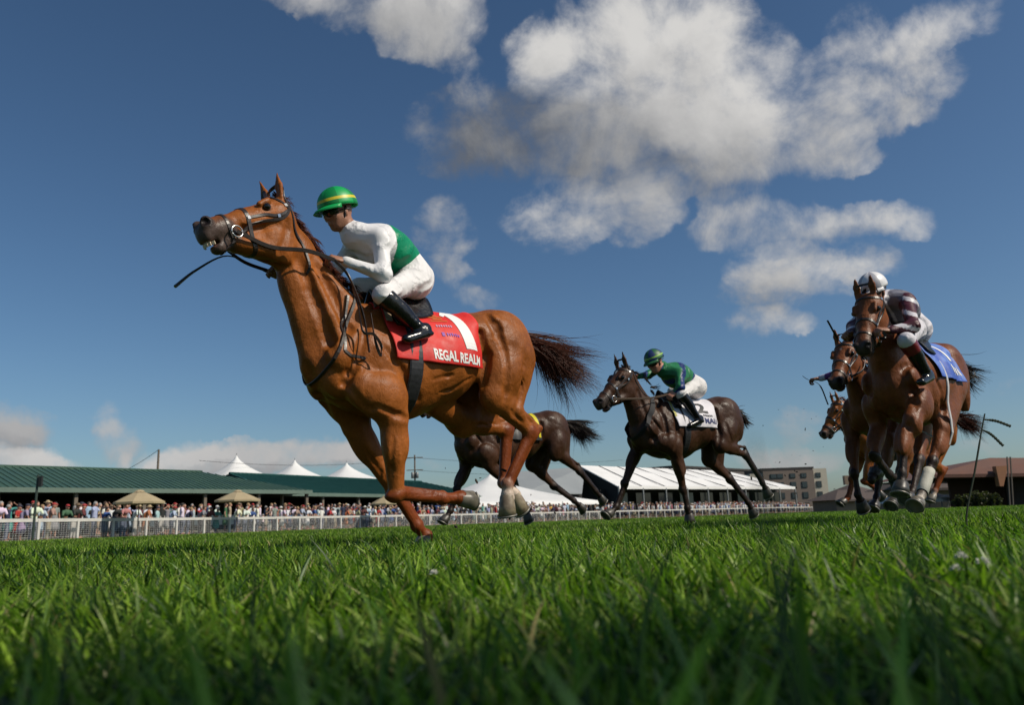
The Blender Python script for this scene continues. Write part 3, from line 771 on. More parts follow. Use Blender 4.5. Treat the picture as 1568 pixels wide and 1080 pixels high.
def saddlecloth(root, bvh, x0, x1, half, lean, cols, name='saddlecloth', text=(), zc=1.22, ripple=.012, mt=None):
    """cloth over the back: s runs rearwards (0..1), t over the back from side to side (-1..1)"""
    ns, nt = 46, 90
    def pt(s_, t, off=.008):
        a = t * half; x = x0 + (x1 - x0) * s_ + lean * (1 - math.cos(a))
        # run down the flank: ray in from the side, lower as |t| grows
        c = v3(x, 0, zc); d = v3(0, math.sin(a), math.cos(a))
        co, nn, i, tt = bvh.ray_cast(Vector(c + d * .9), Vector(-d))
        if co is None: return c + d * .3, d
        r = (np.array(co) - c) @ d
        e = abs(t) ** 2
        wv = ripple * e * (math.sin(s_ * 13 + 2.0) + .6 * math.sin(s_ * 29 + t * 3)) + .010 * e
        return c + d * (r + off + max(wv, -.004)), d
    V = np.array([pt(i / ns, -1 + 2 * j / nt)[0] for i in range(ns + 1) for j in range(nt + 1)])
    G_ = V.reshape(ns + 1, nt + 1, 3)
    for _ in range(3): G_[1:-1, 1:-1] = (G_[1:-1, 1:-1] * 2 + G_[:-2, 1:-1] + G_[2:, 1:-1] + G_[1:-1, :-2] + G_[1:-1, 2:]) / 6
    F_ = [(i * (nt + 1) + j, i * (nt + 1) + j + 1, (i + 1) * (nt + 1) + j + 1, (i + 1) * (nt + 1) + j) for i in range(ns) for j in range(nt)]
    me = bpy.data.meshes.new(name); me.from_pydata(G_.reshape(-1, 3).tolist(), [], F_)
    me.polygons.foreach_set('use_smooth', [True] * len(F_)); me.materials.append(mt)
    o = link(name, me, root)
    sm = o.modifiers.new('t', 'SOLIDIFY'); sm.thickness = .004; sm.offset = 1
    def at(s_, t, off):
        fi = min(max(s_, 0), 1) * ns; fj = (min(max(t, -1), 1) + 1) / 2 * nt; i = min(int(fi), ns - 1); j = min(int(fj), nt - 1); a, b = fi - i, fj - j
        p = (G_[i, j] * (1 - a) + G_[i + 1, j] * a) * (1 - b) + (G_[i, j + 1] * (1 - a) + G_[i + 1, j + 1] * a) * b
        n = np.cross(G_[i + 1, j] - G_[i, j], G_[i, j + 1] - G_[i, j]); n = unit(n)
        if n[2] < 0 and abs(t) < .5: n = -n
        if abs(t) >= .5 and n[1] * t < 0: n = -n
        return p + n * off
    for (txt, s0, t0, size, wid, m_, side) in text:
        lettering(o, txt, lambda a, b: at(a, b, .007), s0, t0, size, wid, m_, side)
    return o, at
def flat_text(txt, size=1.0, shear=0.0):
    cu = bpy.data.curves.new('t', 'FONT'); cu.body = txt; cu.size = size; cu.shear = shear; cu.offset = .034 * size; cu.resolution_u = 3
    ob = bpy.data.objects.new('t', cu); C.objects.link(ob)
    dg = bpy.context.evaluated_depsgraph_get(); me = bpy.data.meshes.new_from_object(ob.evaluated_get(dg)); bpy.data.objects.remove(ob)
    bm = bmesh.new(); bm.from_mesh(me); bmesh.ops.triangulate(bm, faces=bm.faces)
    bmesh.ops.subdivide_edges(bm, edges=[e for e in bm.edges if e.calc_length() > size * .12], cuts=2)
    bmesh.ops.triangulate(bm, faces=bm.faces); bm.to_mesh(me); bm.free()
    return me
def lettering(parent, txt, fmap, s0, t0, size, wid, m_, side):
    """txt laid on the cloth: starts at s0 (front) and t0 (lower edge of the letters); size in t, wid = overall length in s"""
    me = flat_text(txt); xs = [v.co.x for v in me.vertices]; ys = [v.co.y for v in me.vertices]
    x0, x1, y0, y1 = min(xs), max(xs), min(ys), max(ys)
    for v in me.vertices:
        a = (v.co.x - x0) / (x1 - x0); b = (v.co.y - y0) / (y1 - y0)
        p = fmap(s0 + a * wid if side > 0 else s0 + (1 - a) * wid, side * (t0 - b * size)); v.co = Vector(p)
    me.materials.clear(); me.materials.append(m_); me.name = 'lettering'
    return link('lettering', me, parent)
def hair_strands(root, name, roots, flow, n, length, spread, seed, m_, r0=.004, seg=9, curl=.03, per=22):
    """many tapered strands; roots: list of points; flow(p0, t) gives the mean direction"""
    rg = np.random.default_rng(seed); Vs = []; Fs = []; off = 0; nc = max(8, n // per)
    cl = [(np.array(roots[rg.integers(len(roots))]) + rg.normal(0, .010, 3), rg.normal(0, spread, 3), length * (.6 + .5 * rg.random()), rg.random(3) * 6.28, 3 + 4 * rg.random()) for _ in range(nc)]
    for i in range(n):
        c_ = cl[rg.integers(nc)]; loose = rg.random() < .12
        p = c_[0] + rg.normal(0, .006, 3); d0 = c_[1] + rg.normal(0, spread * (.9 if loose else .22), 3); L = c_[2] * (.75 + .4 * rg.random()); ph = c_[3] + rg.normal(0, .35, 3); fq = c_[4]
        pts = [p]
        for k in range(seg):
            t = (k + 1) / seg; d = unit(flow(p, t) + d0 * (.4 + t) + np.array([math.sin(fq * t + ph[0]), math.sin(fq * t * 1.3 + ph[1]), math.sin(fq * t * .8 + ph[2])]) * curl * 6 * t)
            pts.append(pts[-1] + d * L / seg)
        r_ = r0 * (.6 + .8 * rg.random())
        t0 = unit(pts[1] - pts[0]); a = unit(np.cross(t0, v3(.3, .9, .2))); b = np.cross(t0, a); v = []
        for k, q_ in enumerate(pts):
            rr = r_ * (1 - (k / seg) ** 2 * .9)
            for j in range(3): v.append(q_ + rr * (a * math.cos(j * 2.094) + b * math.sin(j * 2.094)))
        f = [(3 * k + j, 3 * k + (j + 1) % 3, 3 * k + 3 + (j + 1) % 3, 3 * k + 3 + j) for k in range(seg) for j in range(3)]
        Vs.append(np.array(v)); Fs.append(np.array(f) + off); off += len(v)
    me = fast_mesh(name, np.concatenate(Vs), np.concatenate(Fs), [m_], True)
    return link(name, me, root)
HAIR = {'chestnut': mat('chestnut_hair', (.075, .020, .010), .5, .35, 30, spec=.2), 'dark': mat('black_hair', (.016, .010, .008), .5, .3, 30, spec=.2)}
HOOF = {'dark': mat('hoof_dark', (.045, .040, .034), .45, .35, 25), 'pale': mat('hoof_pale', (.30, .245, .165), .45, .3, 18, col2=(.16, .12, .08)), 'grey': mat('hoof_grey', (.13, .115, .09), .42, .35, 20)}

def face_body(B, HC, f, up, s=1.0):
    """human head round HC; f = where the face looks, up = crown; skin zone 0, hair zone 1"""
    f = unit(f); up = unit(up - f * (up @ f)); l = np.cross(up, f); ax = [f, l, up]; K = lambda a, b, c: HC + (f * a + l * b + up * c) * s
    B.ell(K(-.008, 0, .03), (.098 * s, .076 * s, .090 * s), ax, .02); B.ell(K(.018, 0, -.035), (.074 * s, .062 * s, .085 * s), ax, .025)
    B.ell(K(.045, 0, -.088), (.030 * s, .030 * s, .022 * s), ax, .025)
    B.cone(K(.082, 0, .012), K(.108, 0, -.022), .010 * s, .013 * s, .012); B.ell(K(.098, 0, -.028), (.014 * s, .019 * s, .010 * s), ax, .008)
    B.cone(K(.078, -.034, .028), K(.078, .034, .028), .012 * s, .012 * s, .016)
    for sd in (-1, 1):
        B.ell(K(.088, sd * .031, .006), (.014 * s, .016 * s, .010 * s), ax, .010, sub=True)
        B.ell(K(.084 - .0, sd * .031, .004), (.011 * s, .013 * s, .009 * s), ax, .004)
        B.ell(K(.064, sd * .043, -.022), (.022 * s, .018 * s, .018 * s), ax, .02)
        B.ell(K(-.008, sd * .078, -.008), (.016 * s, .007 * s, .031 * s), [unit(f + up * .15), l, unit(up - f * .15)], .006)
        B.cone(K(.01, sd * .052, -.055), K(.045, sd * .026, -.088), .02 * s, .018 * s, .02)
    B.cone(K(.086, -.016, -.058), K(.086, .016, -.058), .0075 * s, .0075 * s, .006); B.cone(K(.084, -.014, -.068), K(.084, .014, -.068), .008 * s, .008 * s, .006)
    B.cone(K(.096, -.02, -.063), K(.096, .02, -.063), .002, .002, .004, sub=True)
    return ax, K
def hand_body(B, wr, d, c, sd, s=1.0, curl=1.0):
    """palm and five fingers; d = along the hand, c = towards the palm side, sd = which side the thumb is"""
    d = unit(d); c = unit(c - d * (c @ d)); t = np.cross(d, c) * sd
    B.ell(wr + d * .045 * s, (.052 * s, .014 * s, .040 * s), [d, c, t], .012)
    B.cone(wr - d * .01, wr + d * .03, .021 * s, .018 * s, .015, squash(c, .8))
    for i, (L, o) in enumerate(((.9, -.029), (1.05, -.0098), (1.0, .0098), (.8, .029))):
        b = wr + d * (.084 - .006 * (i == 3)) * s - t * o * s * .98
        a1 = .9 * curl; p = b; dr = 0
        for (ln, r_) in ((.036, .0092), (.024, .0084), (.019, .0076)):
            dr += a1; n_ = p + (d * math.cos(dr) + c * math.sin(dr)) * ln * L * s; B.cone(p, n_, r_ * s, (r_ - .0008) * s, .003); p = n_
    b = wr + d * .022 * s + t * .030 * s; p1 = b + (d * .7 + t * .6 + c * .35) * .034 * s; p2 = p1 + (d * .85 + c * .5 - t * .05) * .030 * s
    B.cone(b, p1, .014 * s, .011 * s, .006); B.cone(p1, p2, .0105 * s, .0085 * s, .004)
    return wr + d * .075 * s + c * .028 * s
def helmet(parent, HC, ax, cols, mats_, r=.122, peak=True, band=None):
    f, l, up = ax; c0 = HC + up * .050 - f * .014; m = MB(); n, k = 40, 12; V = []; F_ = []
    rows = [(math.sin(a), math.cos(a)) for a in np.linspace(.02, 1.72, k)]
    for (sr, cr) in rows:
        for j in range(n):
            q = 2 * math.pi * j / n; rf = r * (1.12 if math.cos(q) > 0 else 1.10)
            V.append(c0 + f * math.cos(q) * sr * rf + l * math.sin(q) * sr * r * .94 + up * (cr * r * 1.02))
    for i in range(k - 1):
        for j in range(n): F_.append((i * n + j, (i + 1) * n + j, (i + 1) * n + (j + 1) % n, i * n + (j + 1) % n))
    mi = []
    for i in range(k - 1):
        for j in range(n):
            q = 2 * math.pi * (j + .5) / n
            pan = 0 if (int((q / (math.pi / 4)) + .5) % 2 == 0) else min(1, len(mats_) - 1)
            mi.append(min(2, len(mats_) - 1) if (i in (8,) and band) else pan)
    m.v = [tuple(p) for p in V]; m.f = F_; m.m = mi
    o = m.build('helmet', mats_, parent, True); o.modifiers.new('s', 'SOLIDIFY').thickness = .006
    if peak:
        m = MB(); V = []; F_ = []
        for i, (e, dz) in enumerate(((1.0, 0), (1.20, -.010), (1.34, -.026))):
            for j in range(15):
                q = (-1 + 2 * j / 14) * 1.15; w_ = 1 + (e - 1) * max(0, math.cos(q * 1.32)) ** .6
                V.append(c0 + f * math.cos(q) * r * 1.11 * w_ + l * math.sin(q) * r * .95 * (1 + (w_ - 1) * .3) + up * (dz - .012))
        for i in range(2):
            for j in range(14): F_.append((i * 15 + j, i * 15 + j + 1, (i + 1) * 15 + j + 1, (i + 1) * 15 + j))
        m.add(V, F_); p = m.build('peak', mats_[0], o, True); p.modifiers.new('s', 'SOLIDIFY').thickness = .006
    return o
def goggles(parent, K, ax, lens, s=1.0):
    m = MB(); pts = [(K(.098 - .045 * abs(a) ** 1.8, a * .074, .002)) for a in np.linspace(-1, 1, 17)]; up = ax[2]
    V = []; F_ = []
    for p, a in zip(pts, np.linspace(-1, 1, 17)):
        h = .027 * (1 - .25 * abs(a) ** 3); o_ = unit(p - K(0, 0, .004))
        V += [p - up * h, p - up * h * .7 + o_ * .012, p + up * h * .7 + o_ * .012, p + up * h]
    for i in range(16):
        for q in range(3): F_.append((4 * i + q, 4 * i + 4 + q, 4 * i + 5 + q, 4 * i + 1 + q))
    m.add(V, F_); 
    for sg in (-1, 1): m.tube([K(.04, sg * .075, .004), K(-.03, sg * .088, .008), K(-.10, sg * .06, .015)], .009, 6, flat=.3, mi=1)
    m.build('goggles', [lens, BLACK], parent, True)
    m = MB()
    for sg in (-1, 1): m.tube([K(-.01, sg * .082, .03), K(.012, sg * .074, -.04), K(.045, sg * .03, -.108), K(.047, 0, -.112)], .005, 5)
    m.build('chin_strap', BLACK, parent, True)

SKIN = {'pale': (.42, .20, .13), 'tan': (.30, .14, .085), 'brown': (.13, .06, .035)}
def skin_mat():
    return mat('skin', (1, 1, 1), .5, attr='col', spec=.4, bump=.15, bscale=90)
def cloth_mat(name, rough=.7, bump=.5):
    """cloth coloured by its own painted panels, with creases as relief"""
    if name in MATS: return MATS[name]
    m = bpy.data.materials.new(name); m.use_nodes = True; T = NT(m.node_tree); b = m.node_tree.nodes['Principled BSDF']
    tcn = T.n('ShaderNodeTexCoord').outputs['Object']; at = T.n('ShaderNodeAttribute', attribute_name='col').outputs['Color']
    T.link(at, b.inputs['Base Color']); b.inputs['Roughness'].default_value = rough; b.inputs['Specular IOR Level'].default_value = .3
    wv = T.n('ShaderNodeTexWave', wave_type='BANDS', bands_direction='DIAGONAL', wave_profile='SIN'); T.link(T.vec('MULTIPLY', tcn, (1.0, .8, 1.3)), wv.inputs['Vector'])
    for k_, v_ in (('Scale', 4.2), ('Distortion', 6.0), ('Detail', 1.6), ('Detail Scale', 1.3), ('Detail Roughness', .45)): wv.inputs[k_].default_value = v_
    fold = T.math('POWER', wv.outputs['Fac'], 1.6); n2 = T.noise(tcn, 9, 3, .5)
    h = T.math('ADD', T.math('MULTIPLY', fold, T.mapr(n2, .35, .65, .1, 1.0)), T.math('MULTIPLY', n2, .4))
    T.link(T.bump(h, bump, .035), b.inputs['Normal']); MATS[name] = m; return m
def rider(fr, J, look, vox=.010):
    """look: dict label, shirt palette + paint, breeches, boots, skin, helmet mats"""
    root = empty('person', tuple(fr.O), fr.rz); tag(root, look['label'], 'person', 'riders on the racehorses')
    g_ = look.get('scale', 1.0)
    sk = SKIN[look.get('skin', 'tan')]
    B = Body(); f, up = unit(J['face']), unit(J['up']); ax, K = face_body(B, J['HC'], f, up, .98)
    B.cone(K(-.02, 0, -.05), J['collar'], .052, .058, .03)
    B.chain([(J['collar'], .06, 1.2), (J['chest'], .105, 1.25), (J['waist'], .08, 1.2), (J['hip'], .09, 1.2)], .04, 0, Y)
    for sd, n_ in ((1, 'L'), (-1, 'R')):
        a = J[n_]
        if 'S' in a:
            B.cone(a['S'], a['E'], .040, .034, .03); B.cone(a['E'], a['W'], .034, .022, .02); B.cone(J['collar'], a['S'], .05, .045, .04)
            hand_body(B, a['W'], a['hd'], a['hc'], a.get('ts', 1), 1.0)
        if 'Kn' in a: B.cone(a['H'], a['Kn'], .07, .045, .04); B.cone(a['Kn'], a['An'], .044, .03, .02);
    me = B.mesh('person_body', min(vox, .007), [skin_mat()], [sk]); link('body', me, root)
    # shirt
    B = Body()
    B.chain([(J['collar'] + unit(J['chest'] - J['collar']) * .03, .085, 1.25), (J['chest'], .140, 1.20), ((J['chest'] + J['waist']) / 2, .134, 1.14), (J['waist'], .116, 1.12)], .05, 0, Y)
    B.cone(K(-.03, 0, -.085), J['collar'], .062, .07, .02, z=2)
    for sd, n_ in ((1, 'L'), (-1, 'R')):
        a = J[n_]
        if 'S' not in a: continue
        B.cone(J['collar'] - v3(0, 0, .02), a['S'], .075, .070, .04, z=0); B.cone(a['S'], a['E'], .057, .048, .035, z=1); B.ell(a['E'], (.046, .045, .046), None, .02, z=1)
        B.cone(a['E'], a['W'], .048, .029, .025, z=1); B.cone(a['W'] - unit(a['W'] - a['E']) * .035, a['W'] - unit(a['W'] - a['E']) * .012, .034, .033, .006, z=3)
        B.cone(a['S'] + v3(-.03, 0, -.04), J['chest'] + v3(-.04, sd * .08, .0), .06, .07, .04, z=0)
        dd = unit(a['E'] - a['S']); ee = unit(a['W'] - a['E'])
    me = B.mesh('shirt', vox, [cloth_mat('silks', .45, .38)], look['shirt'], look.get('paint'), crisp=True); link('shirt', me, root)
    # breeches
    B = Body()
    B.cone(J['waist'], J['hip'], .115, .150, .05, squash(Y, 1.12)); 
    for sd, n_ in ((1, 'L'), (-1, 'R')):
        a = J[n_]; H = a['H']; d_ = unit(a['Kn'] - H)
        B.ell(H + v3(-.04, 0, -.0), (.108, .084, .108), None, .05); B.cone(H, a['Kn'], .090, .056, .04); B.cone(a['Kn'], a['Kn'] + unit(a['An'] - a['Kn']) * .05, .062, .056, .03)
    me = B.mesh('breeches', vox, [cloth_mat('breeches_cloth', .6, .40)], [look.get('pants', (.70, .68, .67))]); link('breeches', me, root)
    # boots
    for sd, n_ in ((1, 'L'), (-1, 'R')):
        a = J[n_]; d_ = unit(a['An'] - a['Kn']); B = Body(); fwd = unit(a['To'] - a['An'] + d_ * .02); bk = unit(-fwd + d_ * (fwd @ d_))
        B.cone(a['Kn'] + d_ * .03, a['An'], .060, .040, .02, z=0); B.ell(a['Kn'] + d_ * .15 + bk * .012, (.10, .05, .05), [d_, Y, np.cross(d_, Y)], .03, z=0)
        B.cone(a['Kn'] + d_ * .035, a['Kn'] + d_ * .075, .066, .064, .008, z=1)
        B.ell(a['An'] + d_ * .03 + bk * .03, (.042, .036, .042), None, .02, z=0); B.cone(a['An'] + d_ * .045, a['To'] + d_ * .02, .034, .028, .025, squash(Y, 1.15), z=0)
        B.cone(a['An'] + d_ * .075 + bk * .03, a['To'] + d_ * .045, .016, .013, .008, squash(Y, 2.0), z=0)
        for k_ in range(4): c = a['An'] - d_ * (.03 + .03 * k_); B.cone(c + Y * .04 * sd, c + fwd * .04, .006, .006, .012, z=0)
        me = B.mesh('boot', vox * .8, [mat('boot_leather', (1, 1, 1), .18, attr='col', spec=.6, bump=.35, bscale=25)], [look.get('boot', (.007, .007, .009)), look.get('boot_top', (.012, .012, .012))], crisp=True); link('boot', me, root)
    helmet(root, J['HC'], ax, None, look['helmet'], r=look.get('hr', .118), band=look.get('band'))
    goggles(root, K, ax, mat('goggle_lens', (.01, .01, .012), .08, spec=.8))
    return root, K, ax
def stirrup(root, An, To, d_, top):
    m = MB(); m.tube([top, An + v3(0, .045, .02), An + v3(.04, .05, -.05)], .012, 5, flat=.3)
    m.build('stirrup_leather', LEATHER, root)
    m = MB(); c = (An + To) / 2 + d_ * .055
    m.tube([c + v3(0, .055 * math.cos(t), .055 + .085 * math.sin(t)) if math.sin(t) > -.2 else c + v3(0, .055 * math.cos(t), .03) for t in np.linspace(-.2, math.pi + .2, 14)], .006, 5)
    m.box(c, (.05, .10, .012)); m.build('stirrup_iron', STEEL, root)
def saddle(root, bvh, x0=-.02, x1=-.42, z_off=.03, m_=None):
    b = MB(); V = []; F_ = []; ns, nt = 16, 14
    for i in range(ns + 1):
        s_ = i / ns; x = x0 + (x1 - x0) * s_; hw = .55 * (.35 + .65 * math.sin(math.pi * min(1, (.25 + s_ * .62)))) if s_ > .1 else .42
        for j in range(nt + 1):
            a = (-1 + 2 * j / nt) * hw * (1.5 if .15 < s_ < .5 else 1.0); d = v3(0, math.sin(a), math.cos(a)); c = v3(x, 0, 1.2)
            co, nn, _, t = bvh.ray_cast(Vector(c + d * .9), Vector(-d)); r = (np.array(co) - c) @ d if co is not None else .3
            V.append(c + d * (r + z_off + .03 * (1 - abs(-1 + 2 * j / nt) ** 2) + (.05 * max(0, (s_ - .7) / .3) + .045 * max(0, (.2 - s_) / .2)) * (1 - abs(-1 + 2 * j / nt))))
    for i in range(ns):
        for j in range(nt): F_.append((i * (nt + 1) + j, i * (nt + 1) + j + 1, (i + 1) * (nt + 1) + j + 1, (i + 1) * (nt + 1) + j))
    b.add(V, F_); o = b.build('saddle', m_ or BLACK, root, True); sm = o.modifiers.new('s', 'SOLIDIFY'); sm.thickness = .02
    return o
def girth(root, bvh, x, m_, wd=.085, z=1.2, top=None, lean=0.0):
    p, n = ring_on(bvh, v3(x, 0, z), v3(1, 0, lean), v3(0, 0, 1), 48, off=.002); b = MB(); ribbon(b, p, n, wd, .006, closed=True); return b.build('girth', m_, root)
def neck_strap(root, bvh, c, axis, wd=.028, m_=None, name='breastplate', up=v3(0, 0, 1)):
    p, n = ring_on(bvh, c, axis, up, 44, R=.6, off=.004); b = MB(); ribbon(b, p, n, wd, .005, closed=True); return b.build(name, m_ or LEATHER, root)
# ------------------------------------------------------------------ buildings and tents
def hz(px): return 826.2 - .0349 * px            # picture height of the horizon, only used to turn heights into distances
def gp(px, D, z=0.0):
    """point at forward distance D on the bearing of picture column px, at height z"""
    d = ray(px, hz(px)); p = CAM + d * (D / d[1]); p[2] = z; return p
def quad_mesh(b, pts, mi=0, thick=None):
    b.add(pts, [tuple(range(len(pts)))], mi)
def slab(b, pts, th, mi=0):
    """thick polygon: pts outline, th = offset vector"""
    n = len(pts); pts = [np.array(p, float) for p in pts]; th = np.array(th, float)
    f = [tuple(range(n)), tuple(range(2 * n - 1, n - 1, -1))] + [(i, (i + 1) % n, n + (i + 1) % n, n + i) for i in range(n)]
    b.add(pts + [p + th for p in pts], f, mi)
def axes(d):
    d = unit(d); z = v3(0, 0, 1); s_ = unit(np.cross(z, d)); return [d, s_, z]
GRN_L = mat('barn_roof_green', (.042, .088, .062), .42, .12, .6, spec=.4)
GRN_R = mat('barn_roof_teal', (.010, .060, .052), .5, .10, .6, spec=.3)
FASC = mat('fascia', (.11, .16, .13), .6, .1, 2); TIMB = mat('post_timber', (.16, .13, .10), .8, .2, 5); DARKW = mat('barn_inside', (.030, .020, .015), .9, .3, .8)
def barn(name, label, pxa, Da, pxb, Db, hip_left, hip_right, roofm, ze=3.1, zr=5.35, depth=6.2):
    a, c = gp(pxa, Da), gp(pxb, Db); u = unit(c - a); n = v3(-u[1], u[0], 0); L = np.linalg.norm(c - a)
    root = empty(name, tuple((a + c) / 2), math.atan2(u[1], u[0])); tag(root, label, 'barn')
    E0, E1 = a + v3(0, 0, ze), c + v3(0, 0, ze); R0 = a + n * depth + v3(0, 0, zr) + u * (depth if hip_left else 0); R1 = c + n * depth + v3(0, 0, zr) - u * (depth if hip_right else 0)
    B0, B1 = a + n * 2 * depth + v3(0, 0, ze), c + n * 2 * depth + v3(0, 0, ze)
    b = MB(); up = v3(0, 0, .12)
    slab(b, [E0, E1, R1, R0], up); slab(b, [B0, R0, R1, B1], up); 
    slab(b, [E0, R0, B0], up); slab(b, [E1, B1, R1], up)
    sl = unit((R0 - (u * (depth if hip_left else 0))) - E0)
    k = int(L / .45)
    for i in range(1, k):
        x = i * .45; hl = min(1, x / depth) if hip_left else 1; hr = min(1, (L - x) / depth) if hip_right else 1; t = min(hl, hr)
        p = E0 + u * x + up; q_ = p + (n * depth + v3(0, 0, zr - ze)) * t; m_ = (p + q_) / 2 + v3(0, 0, .02)
        b.box(m_, (np.linalg.norm(q_ - p), .05, .05), ax=[unit(q_ - p), u, np.cross(unit(q_ - p), u)])
    b.tube([R0 + up, R1 + up], .12, 6)
    b.build('roof', roofm, root, world=True)
    b = MB(); b.box((E0 + E1) / 2 - n * .10 + v3(0, 0, -.02), (L, .12, .30), ax=[u, n, v3(0, 0, 1)]); b.build('fascia', FASC, root, world=True)
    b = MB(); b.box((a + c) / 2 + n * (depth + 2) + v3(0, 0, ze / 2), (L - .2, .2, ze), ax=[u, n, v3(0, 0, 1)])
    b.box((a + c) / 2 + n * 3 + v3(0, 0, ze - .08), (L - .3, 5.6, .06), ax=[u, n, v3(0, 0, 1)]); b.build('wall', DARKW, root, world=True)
    k = int(L / 4.6)
    for i in range(k + 1):
        b = MB(); b.box(a + u * (.3 + i * (L - .6) / k) + n * .25 + v3(0, 0, ze / 2), (.22, .22, ze), ax=[u, n, v3(0, 0, 1)]); b.build('post', TIMB, root, world=True)
    b = MB(); b.box((a + c) / 2 + n * 3.2 + v3(0, 0, 1.05), (L - 1.5, .05, .75), ax=[u, n, v3(0, 0, 1)]); b.build('counter_skirt', mat('table_white', (.60, .60, .58), .7, .1, 1), root, world=True)
    return root
barn('barn', 'long open barn with a ribbed green metal roof behind the spectators at the left', -160, 45, 476, 67, False, True, GRN_L, zr=4.85)
barn('barn', 'open barn with a plain dark teal roof, beyond the ribbed green one', 430, 67.6, 757, 98.5, False, True, GRN_R, ze=3.05, zr=4.98)
TENT = mat('tent_white', (.80, .80, .79), .55, .05, .4, transl=.15)
def peak_tent(px, D, top_y, r, label, rb=None, edge=3.0, name='peak_tent', m_=TENT):
    zt = CAMZ + (hz(px) - top_y) * D / FPX; c = gp(px, D); root = empty(name, tuple(c)); tag(root, label, 'tent', 'white tents behind the stands')
    b = MB(); V = []; F_ = []; n = 8; k = 11
    rot = math.atan2(c[0], c[1])
    for i in range(k):
        t = i / (k - 1); rr = r * (t ** 1.4) + .04
        for j in range(4 * n):
            q = 2 * math.pi * j / (4 * n) + math.pi / 4 + .5 - rot; sq = 1 / max(abs(math.cos(q - .5 + rot)), abs(math.sin(q - .5 + rot)))
            rj = rr * (1 + (sq - 1) * t); z = zt - (zt - edge) * t
            V.append(c + v3(math.cos(q) * rj, math.sin(q) * rj, z))
    N = 4 * n
    for i in range(k - 1):
        for j in range(N): F_.append((i * N + j, (i + 1) * N + j, (i + 1) * N + (j + 1) % N, i * N + (j + 1) % N))
    for j in range(N): V.append(np.array(V[(k - 1) * N + j]) - v3(0, 0, .35))
    for j in range(N): F_.append(((k - 1) * N + j, k * N + j, k * N + (j + 1) % N, (k - 1) * N + (j + 1) % N))
    b.add(V, F_); b.build('canopy', m_, root, True, world=True)
    for sx in (-1, 1):
        for sy in (-1, 1):
            b = MB(); b.tube([c + v3(sx * r * .85, sy * r * .85, 0), c + v3(sx * r * .85, sy * r * .85, edge)], .05, 6); b.build('pole', STEELG, root, world=True)
    b = MB(); b.tube([c + v3(0, 0, edge), c + v3(0, 0, zt + .25)], .04, 6); b.build('mast', STEELG, root, world=True)
STEELG = mat('grey_metal', (.22, .23, .23), .5, .15, 5, metal=.3)
peak_tent(358, 96, 701, 5.2, 'white peaked tent top rising behind the green roof, leftmost of three', edge=5.2)
peak_tent(449, 101, 708, 5.2, 'white peaked tent top rising behind the barns, middle of three', edge=5.2)
peak_tent(530, 106, 712, 5.2, 'white peaked tent top rising behind the teal roof, rightmost of three', edge=5.3)
peak_tent(752, 104, 729, 10.2, 'broad low white tent behind the legs of the leading horse', edge=2.2)
peak_tent(1392, 70, 755, 2.2, 'small white tent low behind the head-on horses, the left one', edge=.9)
peak_tent(1438, 74, 757, 2.0, 'small white tent behind the right bay horse, nearer the brown building', edge=.9)
# market umbrellas
TAN = mat('umbrella_canvas', (.42, .34, .21), .8, .08, 3, transl=.15)
def umbrella(px, D, top_y, r, label):
    zt = CAMZ + (hz(px) - top_y) * D / FPX; c = gp(px, D); root = empty('umbrella', tuple(c)); tag(root, label, 'umbrella', 'umbrellas among the spectators')
    b = MB(); n = 8; V = [c + v3(0, 0, zt)]; F_ = []
    for rr, dz in ((.25, -.05), (.6, -.25), (1.0, -.52), (1.0, -.62)):
        for j in range(n): q = 2 * math.pi * j / n + .2; V.append(c + v3(math.cos(q) * rr * r, math.sin(q) * rr * r, zt + dz))
    F_ += [(0, 1 + j, 1 + (j + 1) % n) for j in range(n)]
    for i in range(3):
        for j in range(n): F_.append((1 + i * n + j, 1 + (i + 1) * n + j, 1 + (i + 1) * n + (j + 1) % n, 1 + i * n + (j + 1) % n))
    b.add(V, F_); b.build('canopy', TAN, root, world=True)
    b = MB(); b.lathe(c + v3(0, 0, zt - .02), (0, 0, 1), [(.30, 0), (.16, .10), (.01, .13)], 8); b.build('cap', TAN, root, world=True)
    b = MB(); b.tube([c, c + v3(0, 0, zt)], .03, 6); b.build('pole', TIMB, root, world=True)
umbrella(210, 41.5, 756, 1.25, 'tan umbrella above the spectators at the left')
umbrella(362, 50, 755.5, 1.35, 'tan umbrella between two barn posts, right of the other open one')
umbrella(590, 64, 763, 1.15, 'tan umbrella half hidden by the leading horse\'s knee')
# utility poles
def pole(px, D, top_y, label, arm=True):
    z = CAMZ + (hz(px) - top_y) * D / FPX; c = gp(px, D); root = empty('utility_pole', tuple(c)); tag(root, label, 'utility pole')
    b = MB(); b.tube([c, c + v3(0, 0, z)], [.16, .11], 8); b.build('pole', TIMB, root, world=True)
    if arm:
        for h in (.4, 2.2): b = MB(); b.box(c + v3(0, -.12, z - h), (2.4, .1, .12)); b.build('crossarm', TIMB, root, world=True)
        for s_ in (-.3, .35): b = MB(); b.lathe(c + v3(s_, -.25, z - 3.4), (0, 0, 1), [(.0, 0), (.22, .02), (.22, .8), (.12, .9), (.0, .92)], 10); b.build('transformer', STEELG, root, True, world=True)
    return c + v3(0, 0, z)
t1 = pole(236, 84, 692, 'wooden pole standing behind the ribbed green roof', False); t2 = pole(636, 118, 700, 'wooden pole with crossarms and transformers behind the teal barn')
def wire(a, c, sag, label):
    b = MB(); b.tube([a + (c - a) * t - v3(0, 0, sag * 4 * t * (1 - t)) for t in np.linspace(0, 1, 16)], .022, 4); o = b.build('power_line', BLACKW); tag(o, label, 'cable', 'overhead power lines')
BLACKW = mat('wire_black', (.02, .02, .02), .6)
